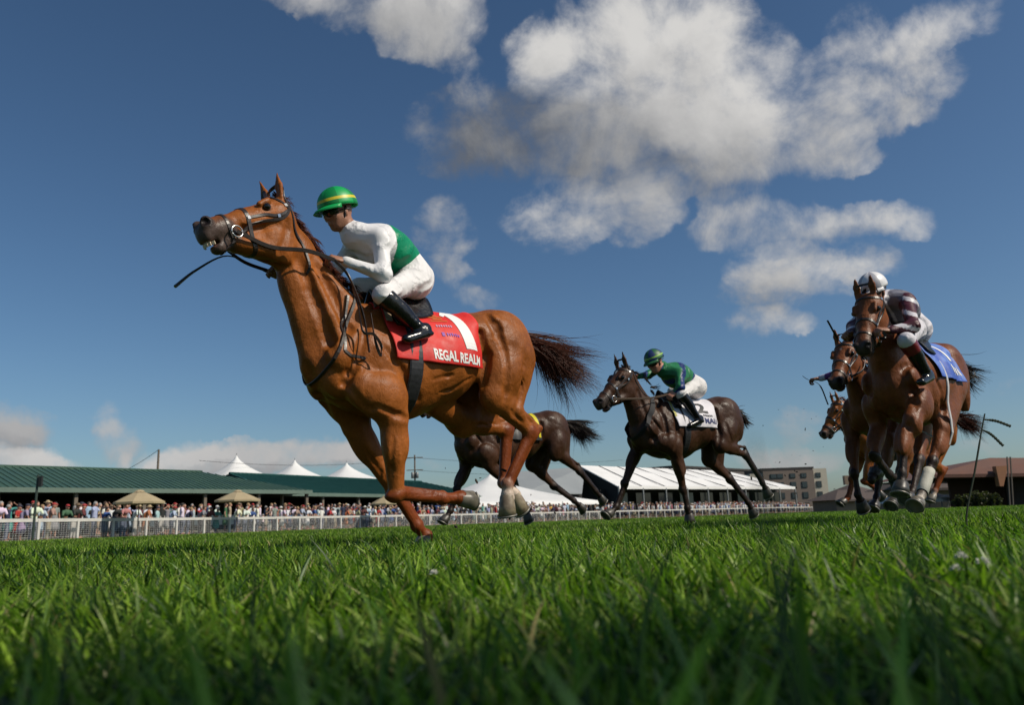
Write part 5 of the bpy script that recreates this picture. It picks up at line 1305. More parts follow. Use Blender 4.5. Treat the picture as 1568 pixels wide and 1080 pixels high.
# ------------------------------------------------------------------ the horses behind
def racehorse(label, fa, coat, pts, head_up, legs, gv=1.25, gl=1.12, fat=1.12, vox=.013, hooves='dark', socks={}, croup=.02, hs=1.15, blaze=None, ear=None, Lmin=.56, neckr=1.0, tail=(.6, .10), seed=11, extra=None, xs=1.0, carves=()):
    fr = Frame(*fa); P = fr.P; sc = fa[2] / 1.62; B = Body(); torso(B, croup=croup, sc=sc, xs=xs)
    poll, nose = P(*pts['poll']), P(*pts['nose']); d = nose - poll; nose = poll + unit(d) * max(Lmin, min(np.linalg.norm(d), .66))
    base = v3(.17, 0, 1.22) * sc; top = poll - unit(nose - poll) * .0 + v3(-.03, 0, -.06)
    N = []
    for t, r, sq in ((.0, .108, .74), (.2, .125, .66), (.45, .162, .60), (.72, .205, .64), (1, .25, .74)):
        N.append((top * (1 - t) + base * t + v3(.04, 0, .0) * math.sin(math.pi * t), r * sc * neckr, sq))
    neck(B, N)
    u, v, l, q, A = head(B, poll, nose, v3(*head_up), gv=gv, gl=gl)
    e = ear or ((.2, .0, 1.0), (.2, -.0, 1.0)); ears(B, A, [(1, v3(*e[0])), (-1, v3(*e[1]))], q)
    G_ = Fat(B, fat * sc); L = {}
    for nm, side in (('FL', 1), ('FR', -1)):
        a = legs[nm]; S = P(*a[0]) if len(a) == 5 else v3(.20, side * .18, 1.02) * sc; E, K_, F, T_ = [P(*x) for x in a[-4:]]
        L[nm] = dict(S=S, E=E, K=K_, F=F, P_=F + (T_ - F) * .5, T_=T_); leg_fore(G_, **L[nm], side=side, dark=1, sock=socks.get(nm))
    for nm, side in (('HL', 1), ('HR', -1)):
        a = legs[nm]; H = P(*a[0]) if len(a) == 5 else v3(-1.0 * xs, side * .14, 1.31) * sc; S, K_, F, T_ = [P(*x) for x in a[-4:]]
        L[nm] = dict(H=H, St=S, Hk=K_, F=F, P_=F + (T_ - F) * .5, T_=T_); leg_hind(G_, **L[nm], side=side, dark=1, sock=socks.get(nm))
    for pl, dp, rr in carves: carve(B, fr, pl, dp, rr, .035)
    root = empty('racehorse', tuple(fr.O), fr.rz); tag(root, label, 'horse', 'horses galloping in the race')
    me = B.mesh('horse_body', vox, [coat_mat('coat')], COATS[coat], face_paint(A, blaze)); link('horse_body', me, root); head_parts(root, u, v, l, q, A)
    bv = bvh_of(me)
    bo = bridle(root, bv, A, q, lambda sd: A(.425, -.045, sd * .078))
    for nm, d in L.items():
        ax_ = unit(d['T_'] - d['P_']); dors = np.cross(ax_, Y)
        if dors[0] < 0 and abs(ax_[0]) < .7: dors = -dors
        hoof_mesh(d['P_'], d['P_'] + ax_ * .085, dors, hs).build('hoof', [HOOF[hooves if nm not in socks else 'grey'], SHOE], root, True)
    hc = 'chestnut' if coat == 'chestnut' else 'dark'
    mr = [A(-.02, .08, 0) * (1 - t) + (base + v3(-.12, 0, .36)) * t + v3(-.03, 0, .05) * math.sin(math.pi * t) for t in np.linspace(0, 1, 30)]
    hair_strands(root, 'mane', mr, lambda p, t: unit(v3(-.9, -.4, .1 - .8 * t)), 260, .13, .25, seed, HAIR[hc], .003, 6, .05)
    dk = v3(-1.22 * xs, 0, 1.50) * sc
    hair_strands(root, 'tail', [dk + v3(-.012 * i, 0, -.012 * i) for i in range(8)], lambda p, t: unit(v3(-1.0 + .35 * t, tail[1], .1 - 1.4 * t + .7 * t * t)), 900, tail[0], .20, seed + 1, HAIR[hc], .0042, 9, .05)
    return fr, P, root, bv, A, L, sc
def jock(P, d):
    """joints given as picture bearings on planes of the horse's own frame"""
    J = dict(HC=P(*d['HC']), face=v3(*d['face']), up=v3(*d['up']), collar=P(*d['collar']), chest=P(*d['chest']), waist=P(*d['waist']), hip=P(*d['hip']))
    for n_, sd in (('L', 1), ('R', -1)):
        a = d[n_]; o = dict(S=P(*a[0]), E=P(*a[1]), W=P(*a[2]), hd=v3(*a[3]), hc=v3(0, -sd * .6, -.8), ts=-sd, H=P(*a[4]), Kn=P(*a[5]), An=P(*a[6]), To=P(*a[7])); J[n_] = o
    return J
def gear(root, bv, A, P, sc, cloth, hands, x0=-.0, x1=-.66, half=1.65, text=(), lm=None, girthm=None, gw=.09):
    girth(root, bv, -.16 * sc, girthm or mat('girth_web', (.018, .018, .022), .5, .2, 50), gw)
    o, at = saddlecloth(root, bv, x0, x1, half, -.02, None, text=text, mt=cloth, zc=1.18)
    saddle(root, bv, .02, -.38)
    rp = lambda sd: A(.425, -.045, sd * .078)
    for sd, h in zip((1, -1), hands): rein(root, [rp(sd), (rp(sd) * .45 + h * .55) + v3(0, sd * .03, -.03), h], .022, name='rein', lm=lm)
    return o, at
NAVY = mat('navy_print', (.02, .03, .12), .6); BLK = mat('black_print', (.015, .015, .018), .6)
LIGHTLEATHER = mat('tan_leather', (.10, .07, .05), .4)

# dark bay with the white cloth
def dark_extra(B, P): pass
fr3, P3, r3, bv3, A3, L3, sc3 = racehorse('dark brown racehorse with a white saddlecloth at full stretch in the middle of the field', (1010, 606, 1.55, 58), 'dark',
    dict(poll=(958, 573, 0), nose=(917, 617, .05)), (.5, .0, .85),
    dict(FL=((1035, 697, .20), (1046, 749, .15), (1052, 779, .15), (1058, 797, .15)), FR=((976, 688, -.2), (957, 741, -.15), (943, 777, -.15), (930, 792, -.15)),
         HL=((1103, 682, .19), (1141, 697, .15), (1167, 740, .14), (1178, 758, .14)), HR=((1085, 703, -.18), (1118, 735, -.14), (1145, 770, -.14), (1156, 788, -.14))),
    blaze=[((.10, .09, .0), (.14, .09, .0), .035)], seed=21, fat=1.0, Lmin=.63, tail=(.26, .0), gv=1.35, gl=1.25,
    carves=[([(975, 596), (985, 625), (1000, 655)], .014, .03), ([(1000, 612), (1015, 640), (1022, 672)], .014, .028), ([(990, 650), (1003, 675), (1015, 690)], .014, .026), ([(1033, 640), (1038, 668), (1034, 690)], .012, .024), ([(1092, 640), (1102, 665), (1098, 690)], .014, .028), ([(1112, 650), (1120, 675)], .012, .024), ([(978, 700), (968, 722)], .010, .018), ([(1036, 712), (1042, 735)], .010, .018)])
WC = mat('white_cloth', (.66, .64, .68), .62, .06, 14, bump=.4, bscale=9)
o3, at3 = gear(r3, bv3, A3, P3, sc3, WC, (P3(1029, 603, .16), P3(973, 577, -.12)), text=[('2', .52, .62, .34, .26, BLK, 1), ('MAU', .62, .90, .15, .34, NAVY, 1), ('2', .52, .62, .34, .26, BLK, -1), ('MAU', .62, .90, .15, .34, NAVY, -1)], lm=LIGHTLEATHER)
cloth_shape('edge_stripe', o3, at3, [((.0, .1), (.045, .1), (.045, .7), (.0, .7))], mat('yellow_print', (.45, .42, .10), .6))
cloth_shape('sponsor_print', o3, at3, [((.62 + .04 * i, .66), (.645 + .04 * i, .66), (.645 + .04 * i, .71), (.62 + .04 * i, .71)) for i in range(6)], BLK)
neck_strap(r3, bv3, v3(.30, 0, 1.28), v3(.75, 0, .42), .075, mat('neoprene', (.012, .012, .014), .7), 'neck_band')
HG3, HB3, HL3 = mat('cap_bottle_green', (.015, .10, .035), .5), mat('cap_blue', (.012, .03, .12), .5), mat('cap_lime', (.22, .42, .06), .5)
def paint3(V, col):
    s_ = np.sin(V[:, 0] * 24 + V[:, 2] * 14); col = col.copy(); b_ = (s_ > .55); col[b_] = (.010, .028, .13); return V, col
J = jock(P3, dict(HC=(1003, 556, .0), face=(1, .05, -.45), up=(.4, 0, .9), collar=(1016, 566, 0), chest=(1033, 574, .0), waist=(1050, 582, 0), hip=(1062, 594, 0),
    L=((1040, 572, .16), (1042, 594, .26), (1034, 601, .22), (.6, -.2, -.4), (1063, 592, .10), (1043, 604, .25), (1068, 640, .28), (1054, 650, .28)),
    R=((1014, 562, -.16), (993, 574, -.24), (976, 577, -.14), (.9, .1, -.1), (1060, 592, -.10), (1030, 600, -.26), (1040, 640, -.29), (1028, 648, -.29))))
rider(fr3, J, dict(label='jockey in green and blue silks and dark green cap on the dark brown horse', shirt=[(.02, .16, .06)] * 3 + [(.02, .16, .06)], paint=paint3, pants=(.66, .64, .63), helmet=[HG3, HB3, HL3], band=True, skin='pale'), .012)

# dark horse running behind the leader
fr2, P2, r2, bv2, A2, L2, sc2 = racehorse('dark brown racehorse with a black and yellow cloth running beyond the leading horse', (745, 628, 1.56, 57), 'dark',
    dict(poll=(688, 590, 0), nose=(650, 628, 0)), (.5, .0, .85),
    dict(FL=((748, 712, .2), (785, 748, .15), (803, 780, .15), (811, 796, .15)), FR=((713, 718, -.2), (700, 750, -.15), (689, 783, -.15), (680, 801, -.15)),
         HL=((850, 692, .19), (887, 722, .15), (912, 753, .14), (926, 768, .14)), HR=((815, 711, -.18), (848, 745, -.14), (879, 768, -.14), (895, 780, -.14))), seed=31, tail=(.55, .0), fat=1.0)
YC = mat('black_cloth', (.02, .02, .022), .6, .1, 14)
o2, at2 = gear(r2, bv2, A2, P2, sc2, YC, (P2(715, 612, .14), P2(712, 608, -.14)))
cloth_shape('yellow_print', o2, at2, [((.90, .1), (.97, .1), (.97, .9), (.90, .9)), ((.72, .30), (.84, .30), (.84, .36), (.72, .36)), ((.74, .44), (.84, .44), (.84, .50), (.74, .50))], mat('bright_yellow', (.62, .52, .02), .6))
J = jock(P2, dict(HC=(722, 575, .0), face=(1, .05, -.3), up=(.3, 0, .95), collar=(735, 585, 0), chest=(752, 592, .0), waist=(768, 598, 0), hip=(780, 610, 0),
    L=((758, 590, .16), (748, 606, .25), (728, 611, .16), (.8, -.2, -.2), (782, 608, .10), (760, 618, .25), (783, 650, .28), (768, 658, .28)),
    R=((738, 586, -.16), (722, 600, -.24), (708, 606, -.14), (.9, .1, -.1), (780, 608, -.10), (748, 616, -.26), (768, 652, -.29), (756, 660, -.29))))
rider(fr2, J, dict(label='jockey in yellow silks almost hidden beyond the leading horse', shirt=[(.5, .42, .03)] * 4, helmet=[YC], skin='tan'), .014)
# bay horse coming almost head-on at the right
fr4, P4, r4, bv4, A4, L4, sc4 = racehorse('bay racehorse with a blue saddlecloth coming almost head-on, ridden in a white cap', (1375, 512, 1.60, 46), 'bay',
    dict(poll=(1332, 462, 0), nose=(1321, 530, .02)), (.8, .0, .5),
    dict(FL=((1398, 655, .2), (1387, 668, .16), (1381, 726, .15), (1380, 756, .15)), FR=((1345, 655, -.2), (1340, 700, -.16), (1362, 728, -.15), (1376, 738, -.15)),
         HL=((1445, 655, .19), (1427, 708, .15), (1411, 758, .14), (1402, 780, .14)), HR=((1412, 665, -.18), (1408, 705, -.14), (1398, 750, -.14), (1388, 772, -.14))),
    socks=dict(HL=3), seed=41, fat=.98, vox=.011, tail=(.40, .5), gv=1.35, gl=1.3, croup=.0, neckr=1.0, xs=.76,
    carves=[([(1350, 560), (1362, 600), (1372, 630)], .016, .03), ([(1385, 560), (1398, 600), (1404, 640)], .014, .03), ([(1340, 610), (1352, 640), (1360, 655)], .014, .026), ([(1395, 640), (1392, 660)], .010, .02), ([(1325, 560), (1332, 600)], .012, .03), ([(1440, 610), (1448, 650)], .014, .03)])
BLC = mat('blue_cloth', (.035, .09, .42), .6, .15, 12, bump=.45, bscale=9, col2=(.10, .20, .55))
o4, at4 = gear(r4, bv4, A4, P4, sc4, BLC, (P4(1352, 508, .16), P4(1310, 520, -.16)), half=1.5, x1=-.56,
    girthm=mat('white_girth', (.50, .49, .50), .6), gw=.04)
cloth_shape('number_print', o4, at4, [((.62, .10), (.74, .10), (.80, .58), (.70, .58))], WHITE)
cloth_shape('white_print', o4, at4, [((.55 + .07 * i, .70 + .03 * (i % 2)), (.585 + .07 * i, .70), (.60 + .07 * i, .88), (.57 + .07 * i, .86)) for i in range(6)], WHITE)
PU = mat('bandage', (.42, .41, .35), .75, .1, 30, bump=.4)
d = L4['HL']; dd = unit(d['F'] - d['Hk']); b = MB()
b.lathe(d['Hk'] + dd * .10, dd, [(.036, 0), (.044, .002), (.043, .06), (.045, .12), (.043, .18), (.044, np.linalg.norm(d['F'] - d['Hk']) - .13), (.040, np.linalg.norm(d['F'] - d['Hk']) - .125)], 18)
b.build('bandage', PU, r4, True)
CW, CG = mat('cap_white', (.74, .73, .74), .4), mat('cap_grey', (.40, .40, .44), .45)
def paint4(V, col):
    col = col.copy(); y = V[:, 1]; arm = np.abs(y) > .19
    s_ = np.sin(V[:, 2] * 50 + np.abs(y) * 25); w_ = arm & (s_ > .62); col[w_] = (.60, .58, .62); r_ = arm & ~w_; col[r_] = (.065, .012, .022)
    col[(~arm) & (np.abs(y - .05) < .012)] = (.6, .58, .62); return V, col
J = jock(P4, dict(HC=(1338, 448, .0), face=(1, -.1, -.45), up=(.4, 0, .9), collar=(1354, 458, 0), chest=(1368, 470, .02), waist=(1384, 486, 0), hip=(1396, 506, 0),
    L=((1388, 462, .19), (1398, 500, .30), (1362, 506, .18), (.6, -.5, .1), (1398, 505, .12), (1388, 522, .27), (1418, 572, .30), (1408, 582, .30)),
    R=((1336, 466, -.18), (1306, 500, -.30), (1302, 518, -.20), (.6, -.1, .2), (1384, 506, -.12), (1350, 522, -.27), (1352, 575, -.30), (1342, 582, -.30))))
rider(fr4, J, dict(label='jockey in dark maroon silks with white hoops and a white cap on the bay horse', shirt=[(.13, .13, .16), (.065, .012, .022), (.13, .13, .16), (.5, .5, .5)], paint=paint4, pants=(.58, .56, .60), helmet=[CW, CG], skin='tan', boot_top=(.16, .012, .02)), .011)
b = MB(); b.tube(spline([P4(1300, 530, -.22), P4(1285, 522, -.22), P4(1267, 491, -.22)], 14), [.004] * 8 + [.008] * 6, 6, flat=.6)
o = b.build('whip', BLACK); o.location = tuple(fr4.O); o.rotation_euler = (0, 0, fr4.rz); tag(o, 'black whip pointing up beside the head-on bay horse', 'whip')

# second bay, half hidden behind it
fr5, P5, r5, bv5, A5, L5, sc5 = racehorse('bay racehorse half hidden behind the head-on bay, its head level with its shoulder', (1338, 562, 1.55, 47), 'bay',
    dict(poll=(1297, 535, 0), nose=(1280, 582, .02)), (.8, .0, .55),
    dict(FL=((1362, 680, .2), (1352, 712, .16), (1334, 735, .15), (1340, 722, .15)), FR=((1305, 668, -.2), (1309, 726, -.16), (1313, 758, -.15), (1322, 776, -.15)),
         HL=((1385, 690, .19), (1378, 722, .15), (1372, 760, .14), (1366, 777, .14)), HR=((1350, 700, -.18), (1345, 735, -.14), (1342, 762, -.14), (1338, 780, -.14))),
    seed=51, fat=.98, vox=.013, gv=1.35, gl=1.3, croup=.0, blaze=[((.13, .09, 0), (.16, .09, 0), .03)])
PCL = mat('purple_cloth', (.10, .03, .16), .6, .1, 14)
gear(r5, bv5, A5, P5, sc5, PCL, (P5(1325, 552, .14), P5(1306, 560, -.14)))
def paint5(V, col):
    col = col.copy(); s_ = np.sin(V[:, 1] * 40); col[s_ > .3] = (.5, .48, .56); return V, col
J = jock(P5, dict(HC=(1325, 520, .0), face=(1, -.0, -.4), up=(.4, 0, .9), collar=(1336, 528, 0), chest=(1348, 538, .0), waist=(1360, 548, 0), hip=(1370, 562, 0),
    L=((1360, 535, .17), (1362, 555, .25), (1336, 556, .15), (.6, -.4, .1), (1370, 560, .12), (1358, 575, .25), (1378, 612, .28), (1368, 620, .28)),
    R=((1322, 536, -.18), (1285, 572, -.42), (1256, 580, -.62), (.1, -1.0, .05), (1360, 562, -.12), (1330, 575, -.26), (1332, 615, -.28), (1325, 622, -.28))))
rider(fr5, J, dict(label='jockey reaching one arm out sideways with a whip behind the head-on bay horse', shirt=[(.12, .03, .16)] * 4, paint=paint5, helmet=[mat('cap_purple', (.10, .03, .16), .45)], skin='tan'), .012)
b = MB(); hp = P5(1236, 581, -.66); b.tube(spline([P5(1229, 576, -.68), hp, P5(1255, 590, -.6), P5(1268, 620, -.6)], 18), [.004] * 12 + [.008] * 6, 6, flat=.6)
o = b.build('whip', BLACK); o.location = tuple(fr5.O); o.rotation_euler = (0, 0, fr5.rz); tag(o, 'black whip hanging from the outstretched arm left of the bay horses', 'whip')

# last horse of the group
fr6, P6, r6, bv6, A6, L6, sc6 = racehorse('light bay racehorse with a white blaze, lowest head at the back of the group', (1335, 625, 1.56, 78), 'chestnut',
    dict(poll=(1286, 620, 0), nose=(1264, 659, .0)), (.7, .0, .6),
    dict(FL=((1335, 705, .2), (1325, 738, .16), (1342, 750, .15), (1350, 758, .15)), FR=((1315, 705, -.2), (1305, 735, -.16), (1298, 762, -.15), (1290, 772, -.15)),
         HL=((1415, 705, .19), (1442, 722, .15), (1431, 752, .14), (1427, 768, .14)), HR=((1395, 712, -.18), (1410, 735, -.14), (1395, 758, -.14), (1390, 770, -.14))),
    seed=61, fat=1.1, vox=.016, gv=1.4, gl=1.25, socks=dict(HL=3, HR=3), blaze=[((.10, .09, 0), (.34, .07, 0), .03)], tail=(.5, .2))
gear(r6, bv6, A6, P6, sc6, mat('red_cloth_small', (.35, .02, .02), .6), (P6(1320, 615, .14), P6(1316, 615, -.14)))
J = jock(P6, dict(HC=(1330, 582, .0), face=(1, .0, -.4), up=(.4, 0, .9), collar=(1342, 590, 0), chest=(1356, 598, .0), waist=(1370, 606, 0), hip=(1382, 616, 0),
    L=((1360, 594, .17), (1352, 612, .25), (1334, 614, .15), (.8, -.2, .0), (1382, 614, .12), (1368, 625, .25), (1405, 660, .28), (1392, 668, .28)),
    R=((1344, 592, -.17), (1332, 608, -.24), (1320, 612, -.15), (.8, .2, .0), (1380, 614, -.12), (1356, 622, -.26), (1372, 655, -.29), (1362, 660, -.29))))
rider(fr6, J, dict(label='jockey on the last horse of the group, mostly hidden, black boot in the stirrup', shirt=[(.30, .02, .03)] * 4, helmet=[mat('cap_red', (.35, .02, .03), .45)], skin='tan', boot_top=(.5, .5, .5)), .014)
# ------------------------------------------------------------------ spectators
def objcol(name, rough=.8): return mat(name, (1, 1, 1), rough, objcol=True, bump=.2, bscale=12)
CSK = objcol('crowd_skin', .55); CCL = objcol('crowd_cloth'); CHR = objcol('crowd_hair', .7)
def crowd_pose(kind):
    """arm joints for a standing adult, x = to the person's left, y = forward (towards the rail), z up"""
    sL, sR = v3(.19, 0, 1.42), v3(-.19, 0, 1.42); hL, hR = v3(.25, .05, .82), v3(-.25, .05, .82); eL, eR = v3(.25, -.04, 1.12), v3(-.25, -.04, 1.12); lean = 0
    if kind == 'lean': eL, eR, hL, hR, lean = v3(.28, .20, 1.05), v3(-.28, .20, 1.05), v3(.10, .42, 1.02), v3(-.10, .42, 1.02), .16
    if kind == 'shade': eR, hR = v3(-.42, .16, 1.50), v3(-.12, .17, 1.66)
    if kind == 'shade2': eL, hL = v3(.42, .16, 1.50), v3(.12, .17, 1.66)
    if kind == 'phone': eL, eR, hL, hR = v3(.26, .16, 1.22), v3(-.26, .16, 1.22), v3(.06, .38, 1.50), v3(-.06, .38, 1.50)
    if kind == 'both': eL, eR, hL, hR = v3(.44, .12, 1.52), v3(-.44, .12, 1.52), v3(.12, .17, 1.70), v3(-.12, .17, 1.70)
    if kind == 'folded': eL, eR, hL, hR = v3(.27, .05, 1.14), v3(-.27, .05, 1.14), v3(-.12, .20, 1.17), v3(.12, .22, 1.20)
    return sL, sR, eL, eR, hL, hR, lean
PROTO = {}
def proto(kind, female, hat):
    key = (kind, female, hat)
    if key in PROTO: return PROTO[key]
    sL, sR, eL, eR, hL, hR, lean = crowd_pose(kind); ln = v3(0, lean, -lean * .3); wd = .88 if female else 1.0
    B = Body(); hc = v3(0, .03, 1.63) + ln
    B.ell(hc, (.078, .098, .118), None, .02); B.ell(hc + v3(0, .07, -.04), (.05, .045, .06), None, .02); B.cone(hc + v3(0, .09, .0), hc + v3(0, .112, -.028), .012, .016, .012)
    for sd in (-1, 1): B.ell(hc + v3(sd * .08, 0, -.01), (.012, .02, .032), None, .006)
    B.cone(hc + v3(0, -.02, -.08), v3(0, 0, 1.45) + ln, .055, .06, .03); B.cone(v3(0, 0, 1.42) + ln, v3(0, 0, 1.0), .12, .12, .04, squash(v3(0, 1, 0), .7))
    for s_, e, h in ((sL, eL, hL), (sR, eR, hR)):
        s_ = s_ * v3(wd, 1, 1) + ln; e = e + ln * .6; h = h + ln * .5
        B.cone(s_, e, .042, .036, .03); B.cone(e, h, .036, .024, .02); B.ell(h + unit(h - e) * .05, (.03, .04, .05), None, .02)
    for sd in (-1, 1): B.cone((sd * .09, 0, .92), (sd * .10, .02, .48), .075, .052, .04); B.cone((sd * .10, .02, .48), (sd * .10, -.02, .08), .05, .034, .03); B.ell((sd * .10, .05, .05), (.045, .12, .045), None, .03)
    body = B.mesh('person_body', .026, [CSK], [(1, 1, 1)])
    B = Body(); B.cone(v3(0, 0, 1.38) + ln, (0, 0, 1.20), .165 * wd, .150 * wd, .05, squash(v3(0, 1, 0), .72)); B.cone((0, .0, 1.2), (0, 0, .95 if not female else .80), .150 * wd, .165, .05, squash(v3(0, 1, 0), .75))
    for s_, e in ((sL, eL), (sR, eR)): s_ = s_ * v3(wd, 1, 1) + ln; e = e + ln * .6; B.cone(s_, s_ + (e - s_) * .5, .062, .056, .03)
    shirt = B.mesh('shirt', .026, [CCL], [(1, 1, 1)])
    B = Body()
    if female: B.cone((0, 0, 1.0), (0, 0, .55), .16, .24, .04, squash(v3(0, 1, 0), .8))
    else:
        for sd in (-1, 1): B.cone((sd * .08, 0, .95), (sd * .10, .02, .50), .105, .080, .04); B.cone((sd * .10, .02, .5), (sd * .10, -.02, .12), .078, .060, .03)
    pants = B.mesh('trousers', .028, [CCL], [(1, 1, 1)])
    B = Body()
    if hat == 0: B.ell(hc + v3(0, -.02, .035), (.092, .108, .105), None, .02); B.ell(hc + v3(0, .10, -.03), (.07, .07, .09), None, .02, sub=True)
    if hat == 0 and female: B.cone(hc + v3(0, -.07, .0), hc + v3(0, -.07, -.20), .08, .06, .03)
    if hat == 1: B.ell(hc + v3(0, 0, .075), (.095, .11, .075), None, .01); B.cone(hc + v3(-.03, .12, .055), hc + v3(.03, .12, .055), .018, .018, .03, squash(v3(0, 1, 0), 2.0) if False else None); B.ell(hc + v3(0, .13, .055), (.07, .08, .014), None, .01)
    if hat == 2: B.ell(hc + v3(0, 0, .085), (.095, .105, .085), None, .01); B.ell(hc + v3(0, 0, .055), (.19, .20, .016), None, .015)
    hair = B.mesh('hat' if hat else 'hair', .020, [CHR], [(1, 1, 1)])
    PROTO[key] = (body, shirt, pants, hair); return PROTO[key]
SHIRTS = [('white', (.64, .63, .62), 46), ('pale blue', (.34, .42, .52), 22), ('royal blue', (.03, .08, .26), 10), ('navy', (.02, .025, .06), 12), ('black', (.02, .02, .02), 8), ('grey', (.22, .22, .23), 14),
          ('red', (.38, .02, .02), 9), ('pink', (.45, .16, .20), 5), ('orange', (.45, .15, .05), 3), ('teal', (.05, .25, .22), 2), ('green', (.05, .14, .06), 2), ('yellow', (.50, .38, .06), 2), ('tan', (.32, .25, .17), 12), ('maroon', (.12, .03, .035), 7), ('lilac', (.28, .20, .34), 3)]
PANTS = [(.03, .04, .08), (.30, .26, .19), (.06, .06, .07), (.02, .02, .03), (.45, .43, .40), (.10, .12, .18)]
SKINS = [(.42, .22, .15), (.36, .18, .12), (.30, .15, .10), (.46, .27, .20), (.10, .05, .03)]
HAIRS = [('brown hair', (.06, .035, .02)), ('dark hair', (.02, .015, .012)), ('fair hair', (.30, .20, .10)), ('grey hair', (.30, .29, .28))]
HATS1 = [('white cap', (.6, .6, .6)), ('dark cap', (.03, .03, .05)), ('red cap', (.35, .03, .03))]; HATS2 = [('straw hat', (.42, .32, .18)), ('white sun hat', (.6, .58, .54)), ('brown hat', (.14, .09, .05))]
rg = random.Random(21); spec = []
def xpx(p): return proj(p + v3(0, 0, 1.6))[0]
pos = []
for row, (off_, gap0) in enumerate(((.55, .80), (1.35, .78), (2.5, .85), (3.9, 1.1))):
    s_ = .3 + row * .2
    while s_ < seglen[-1] - 1:
        k_ = min(1, .25 + s_ / 75); p, u, n = along(s_); dens = 1.0 if s_ < 60 else 1.25
        z = np.interp(off_, [.3, 1.2, 2.4, 4.0], [0, .12, .32, .5]) * k_
        q = p + n * (off_ + rg.uniform(-.15, .15)); x = xpx(q)
        if -40 < x < 1262 and rg.random() < (.88 if row < 2 else .7 if row < 3 else .55) * (1.0 if s_ < 45 else 1): pos.append((row, s_, v3(q[0], q[1], z), n, x))
        s_ += gap0 * rg.uniform(.58, 1.12) * dens
rg.shuffle(pos); pos = sorted(pos, key=lambda t: t[1])
print('spectator spots', len(pos))
far = pos[292:]; pos = pos[:292]
print('far', len(far))
def mass(far):
    """everyone farther off than the 292 nearest, as one mesh"""
    Vs = []; Fs = []; Cs = []; off = 0
    for row, s_, q, n, x in far:
        kind = rg.choices(('stand', 'shade', 'both', 'folded', 'lean'), (.4, .25, .1, .15, .1))[0]; fem = rg.random() < .4; hat = rg.choices((0, 1, 2), (.6, .24, .16))[0]
        ms = proto(kind, fem, hat); a = math.atan2(-n[1], -n[0]) - math.pi / 2 + rg.uniform(-.5, .5); R_ = np.array([[math.cos(a), -math.sin(a), 0], [math.sin(a), math.cos(a), 0], [0, 0, 1]])
        shc = rg.choices(SHIRTS, [w_ for *_x, w_ in SHIRTS])[0][1]
        for me_, cc in zip(ms, (rg.choice(SKINS[:4]), shc, rg.choice(PANTS), rg.choice(HAIRS)[1] if hat == 0 else rg.choice(HATS1 + HATS2)[1])):
            nv = len(me_.vertices); v = np.empty(nv * 3, np.float32); me_.vertices.foreach_get('co', v); v = v.reshape(-1, 3)
            f = np.empty(len(me_.loops), np.int32); me_.loops.foreach_get('vertex_index', f); f = f.reshape(-1, 4)
            Vs.append(v @ R_.T * rg.uniform(.93, 1.04) + q); Fs.append(f + off); Cs.append(np.repeat(np.array([cc]), nv, 0)); off += nv
    o = link('crowd', fast_mesh('crowd', np.concatenate(Vs), np.concatenate(Fs), [mat('crowd_far', (1, 1, 1), .8, attr='col')], False, np.concatenate(Cs)))
    tag(o, 'tightly packed far part of the crowd before the marquee', 'crowd', kind='stuff')
mass(far)
counts = {}
ordn = lambda k: '%d%s' % (k, 'th' if 10 <= k % 100 <= 20 else {1: 'st', 2: 'nd', 3: 'rd'}.get(k % 10, 'th'))
pos = sorted(pos, key=lambda t: t[4])
for row, s_, q, n, x in pos:
    nm, colr, _ = rg.choices(SHIRTS, [w_ for *_x, w_ in SHIRTS])[0]; female = rg.random() < .42; hat = rg.choices((0, 1, 2), (.60, .24, .16))[0]
    kind = rg.choices(('lean', 'folded'), (.8, .2))[0] if row == 0 else rg.choices(('stand', 'shade', 'shade2', 'phone', 'both', 'folded'), (.34, .20, .18, .12, .05, .11))[0]
    child = row == 0 and rg.random() < .16
    body, shirt, pants, hair = proto(kind if not child else 'stand', female, hat)
    o = bpy.data.objects.new('person', body); C.objects.link(o); sc_ = rg.uniform(.92, 1.05) * (.70 if child else 1.0); o.location = tuple(q); o.scale = (sc_,) * 3
    o.rotation_euler = (0, 0, math.atan2(-n[1], -n[0]) - math.pi / 2 + rg.uniform(-.45, .75)); o.color = c4(rg.choices(SKINS, (5, 4, 3, 4, 1))[0])
    hn, hcx = rg.choice(HAIRS) if hat == 0 else rg.choice(HATS1) if hat == 1 else rg.choice(HATS2)
    for me_, cc in ((shirt, [v * rg.uniform(.85, 1.15) for v in colr]), (pants, colr if (female and rg.random() < .6) else rg.choice(PANTS)), (hair, hcx)):
        ch = bpy.data.objects.new(me_.name.split('.')[0], me_); C.objects.link(ch); ch.parent = o; ch.color = c4(cc)
    what = 'child' if child else 'adult'; key = (nm, hn, what); counts[key] = counts.get(key, 0) + 1
    ps = {'lean': 'on the rail', 'shade': 'arm raised', 'shade2': 'arm raised', 'phone': 'holding something up', 'both': 'both arms raised', 'folded': 'arms folded', 'stand': 'standing'}[kind]
    tag(o, '%s %s from left with %s and %s shirt, %s' % (ordn(counts[key]), what, hn, nm, ps), 'person', 'spectators along the rail')
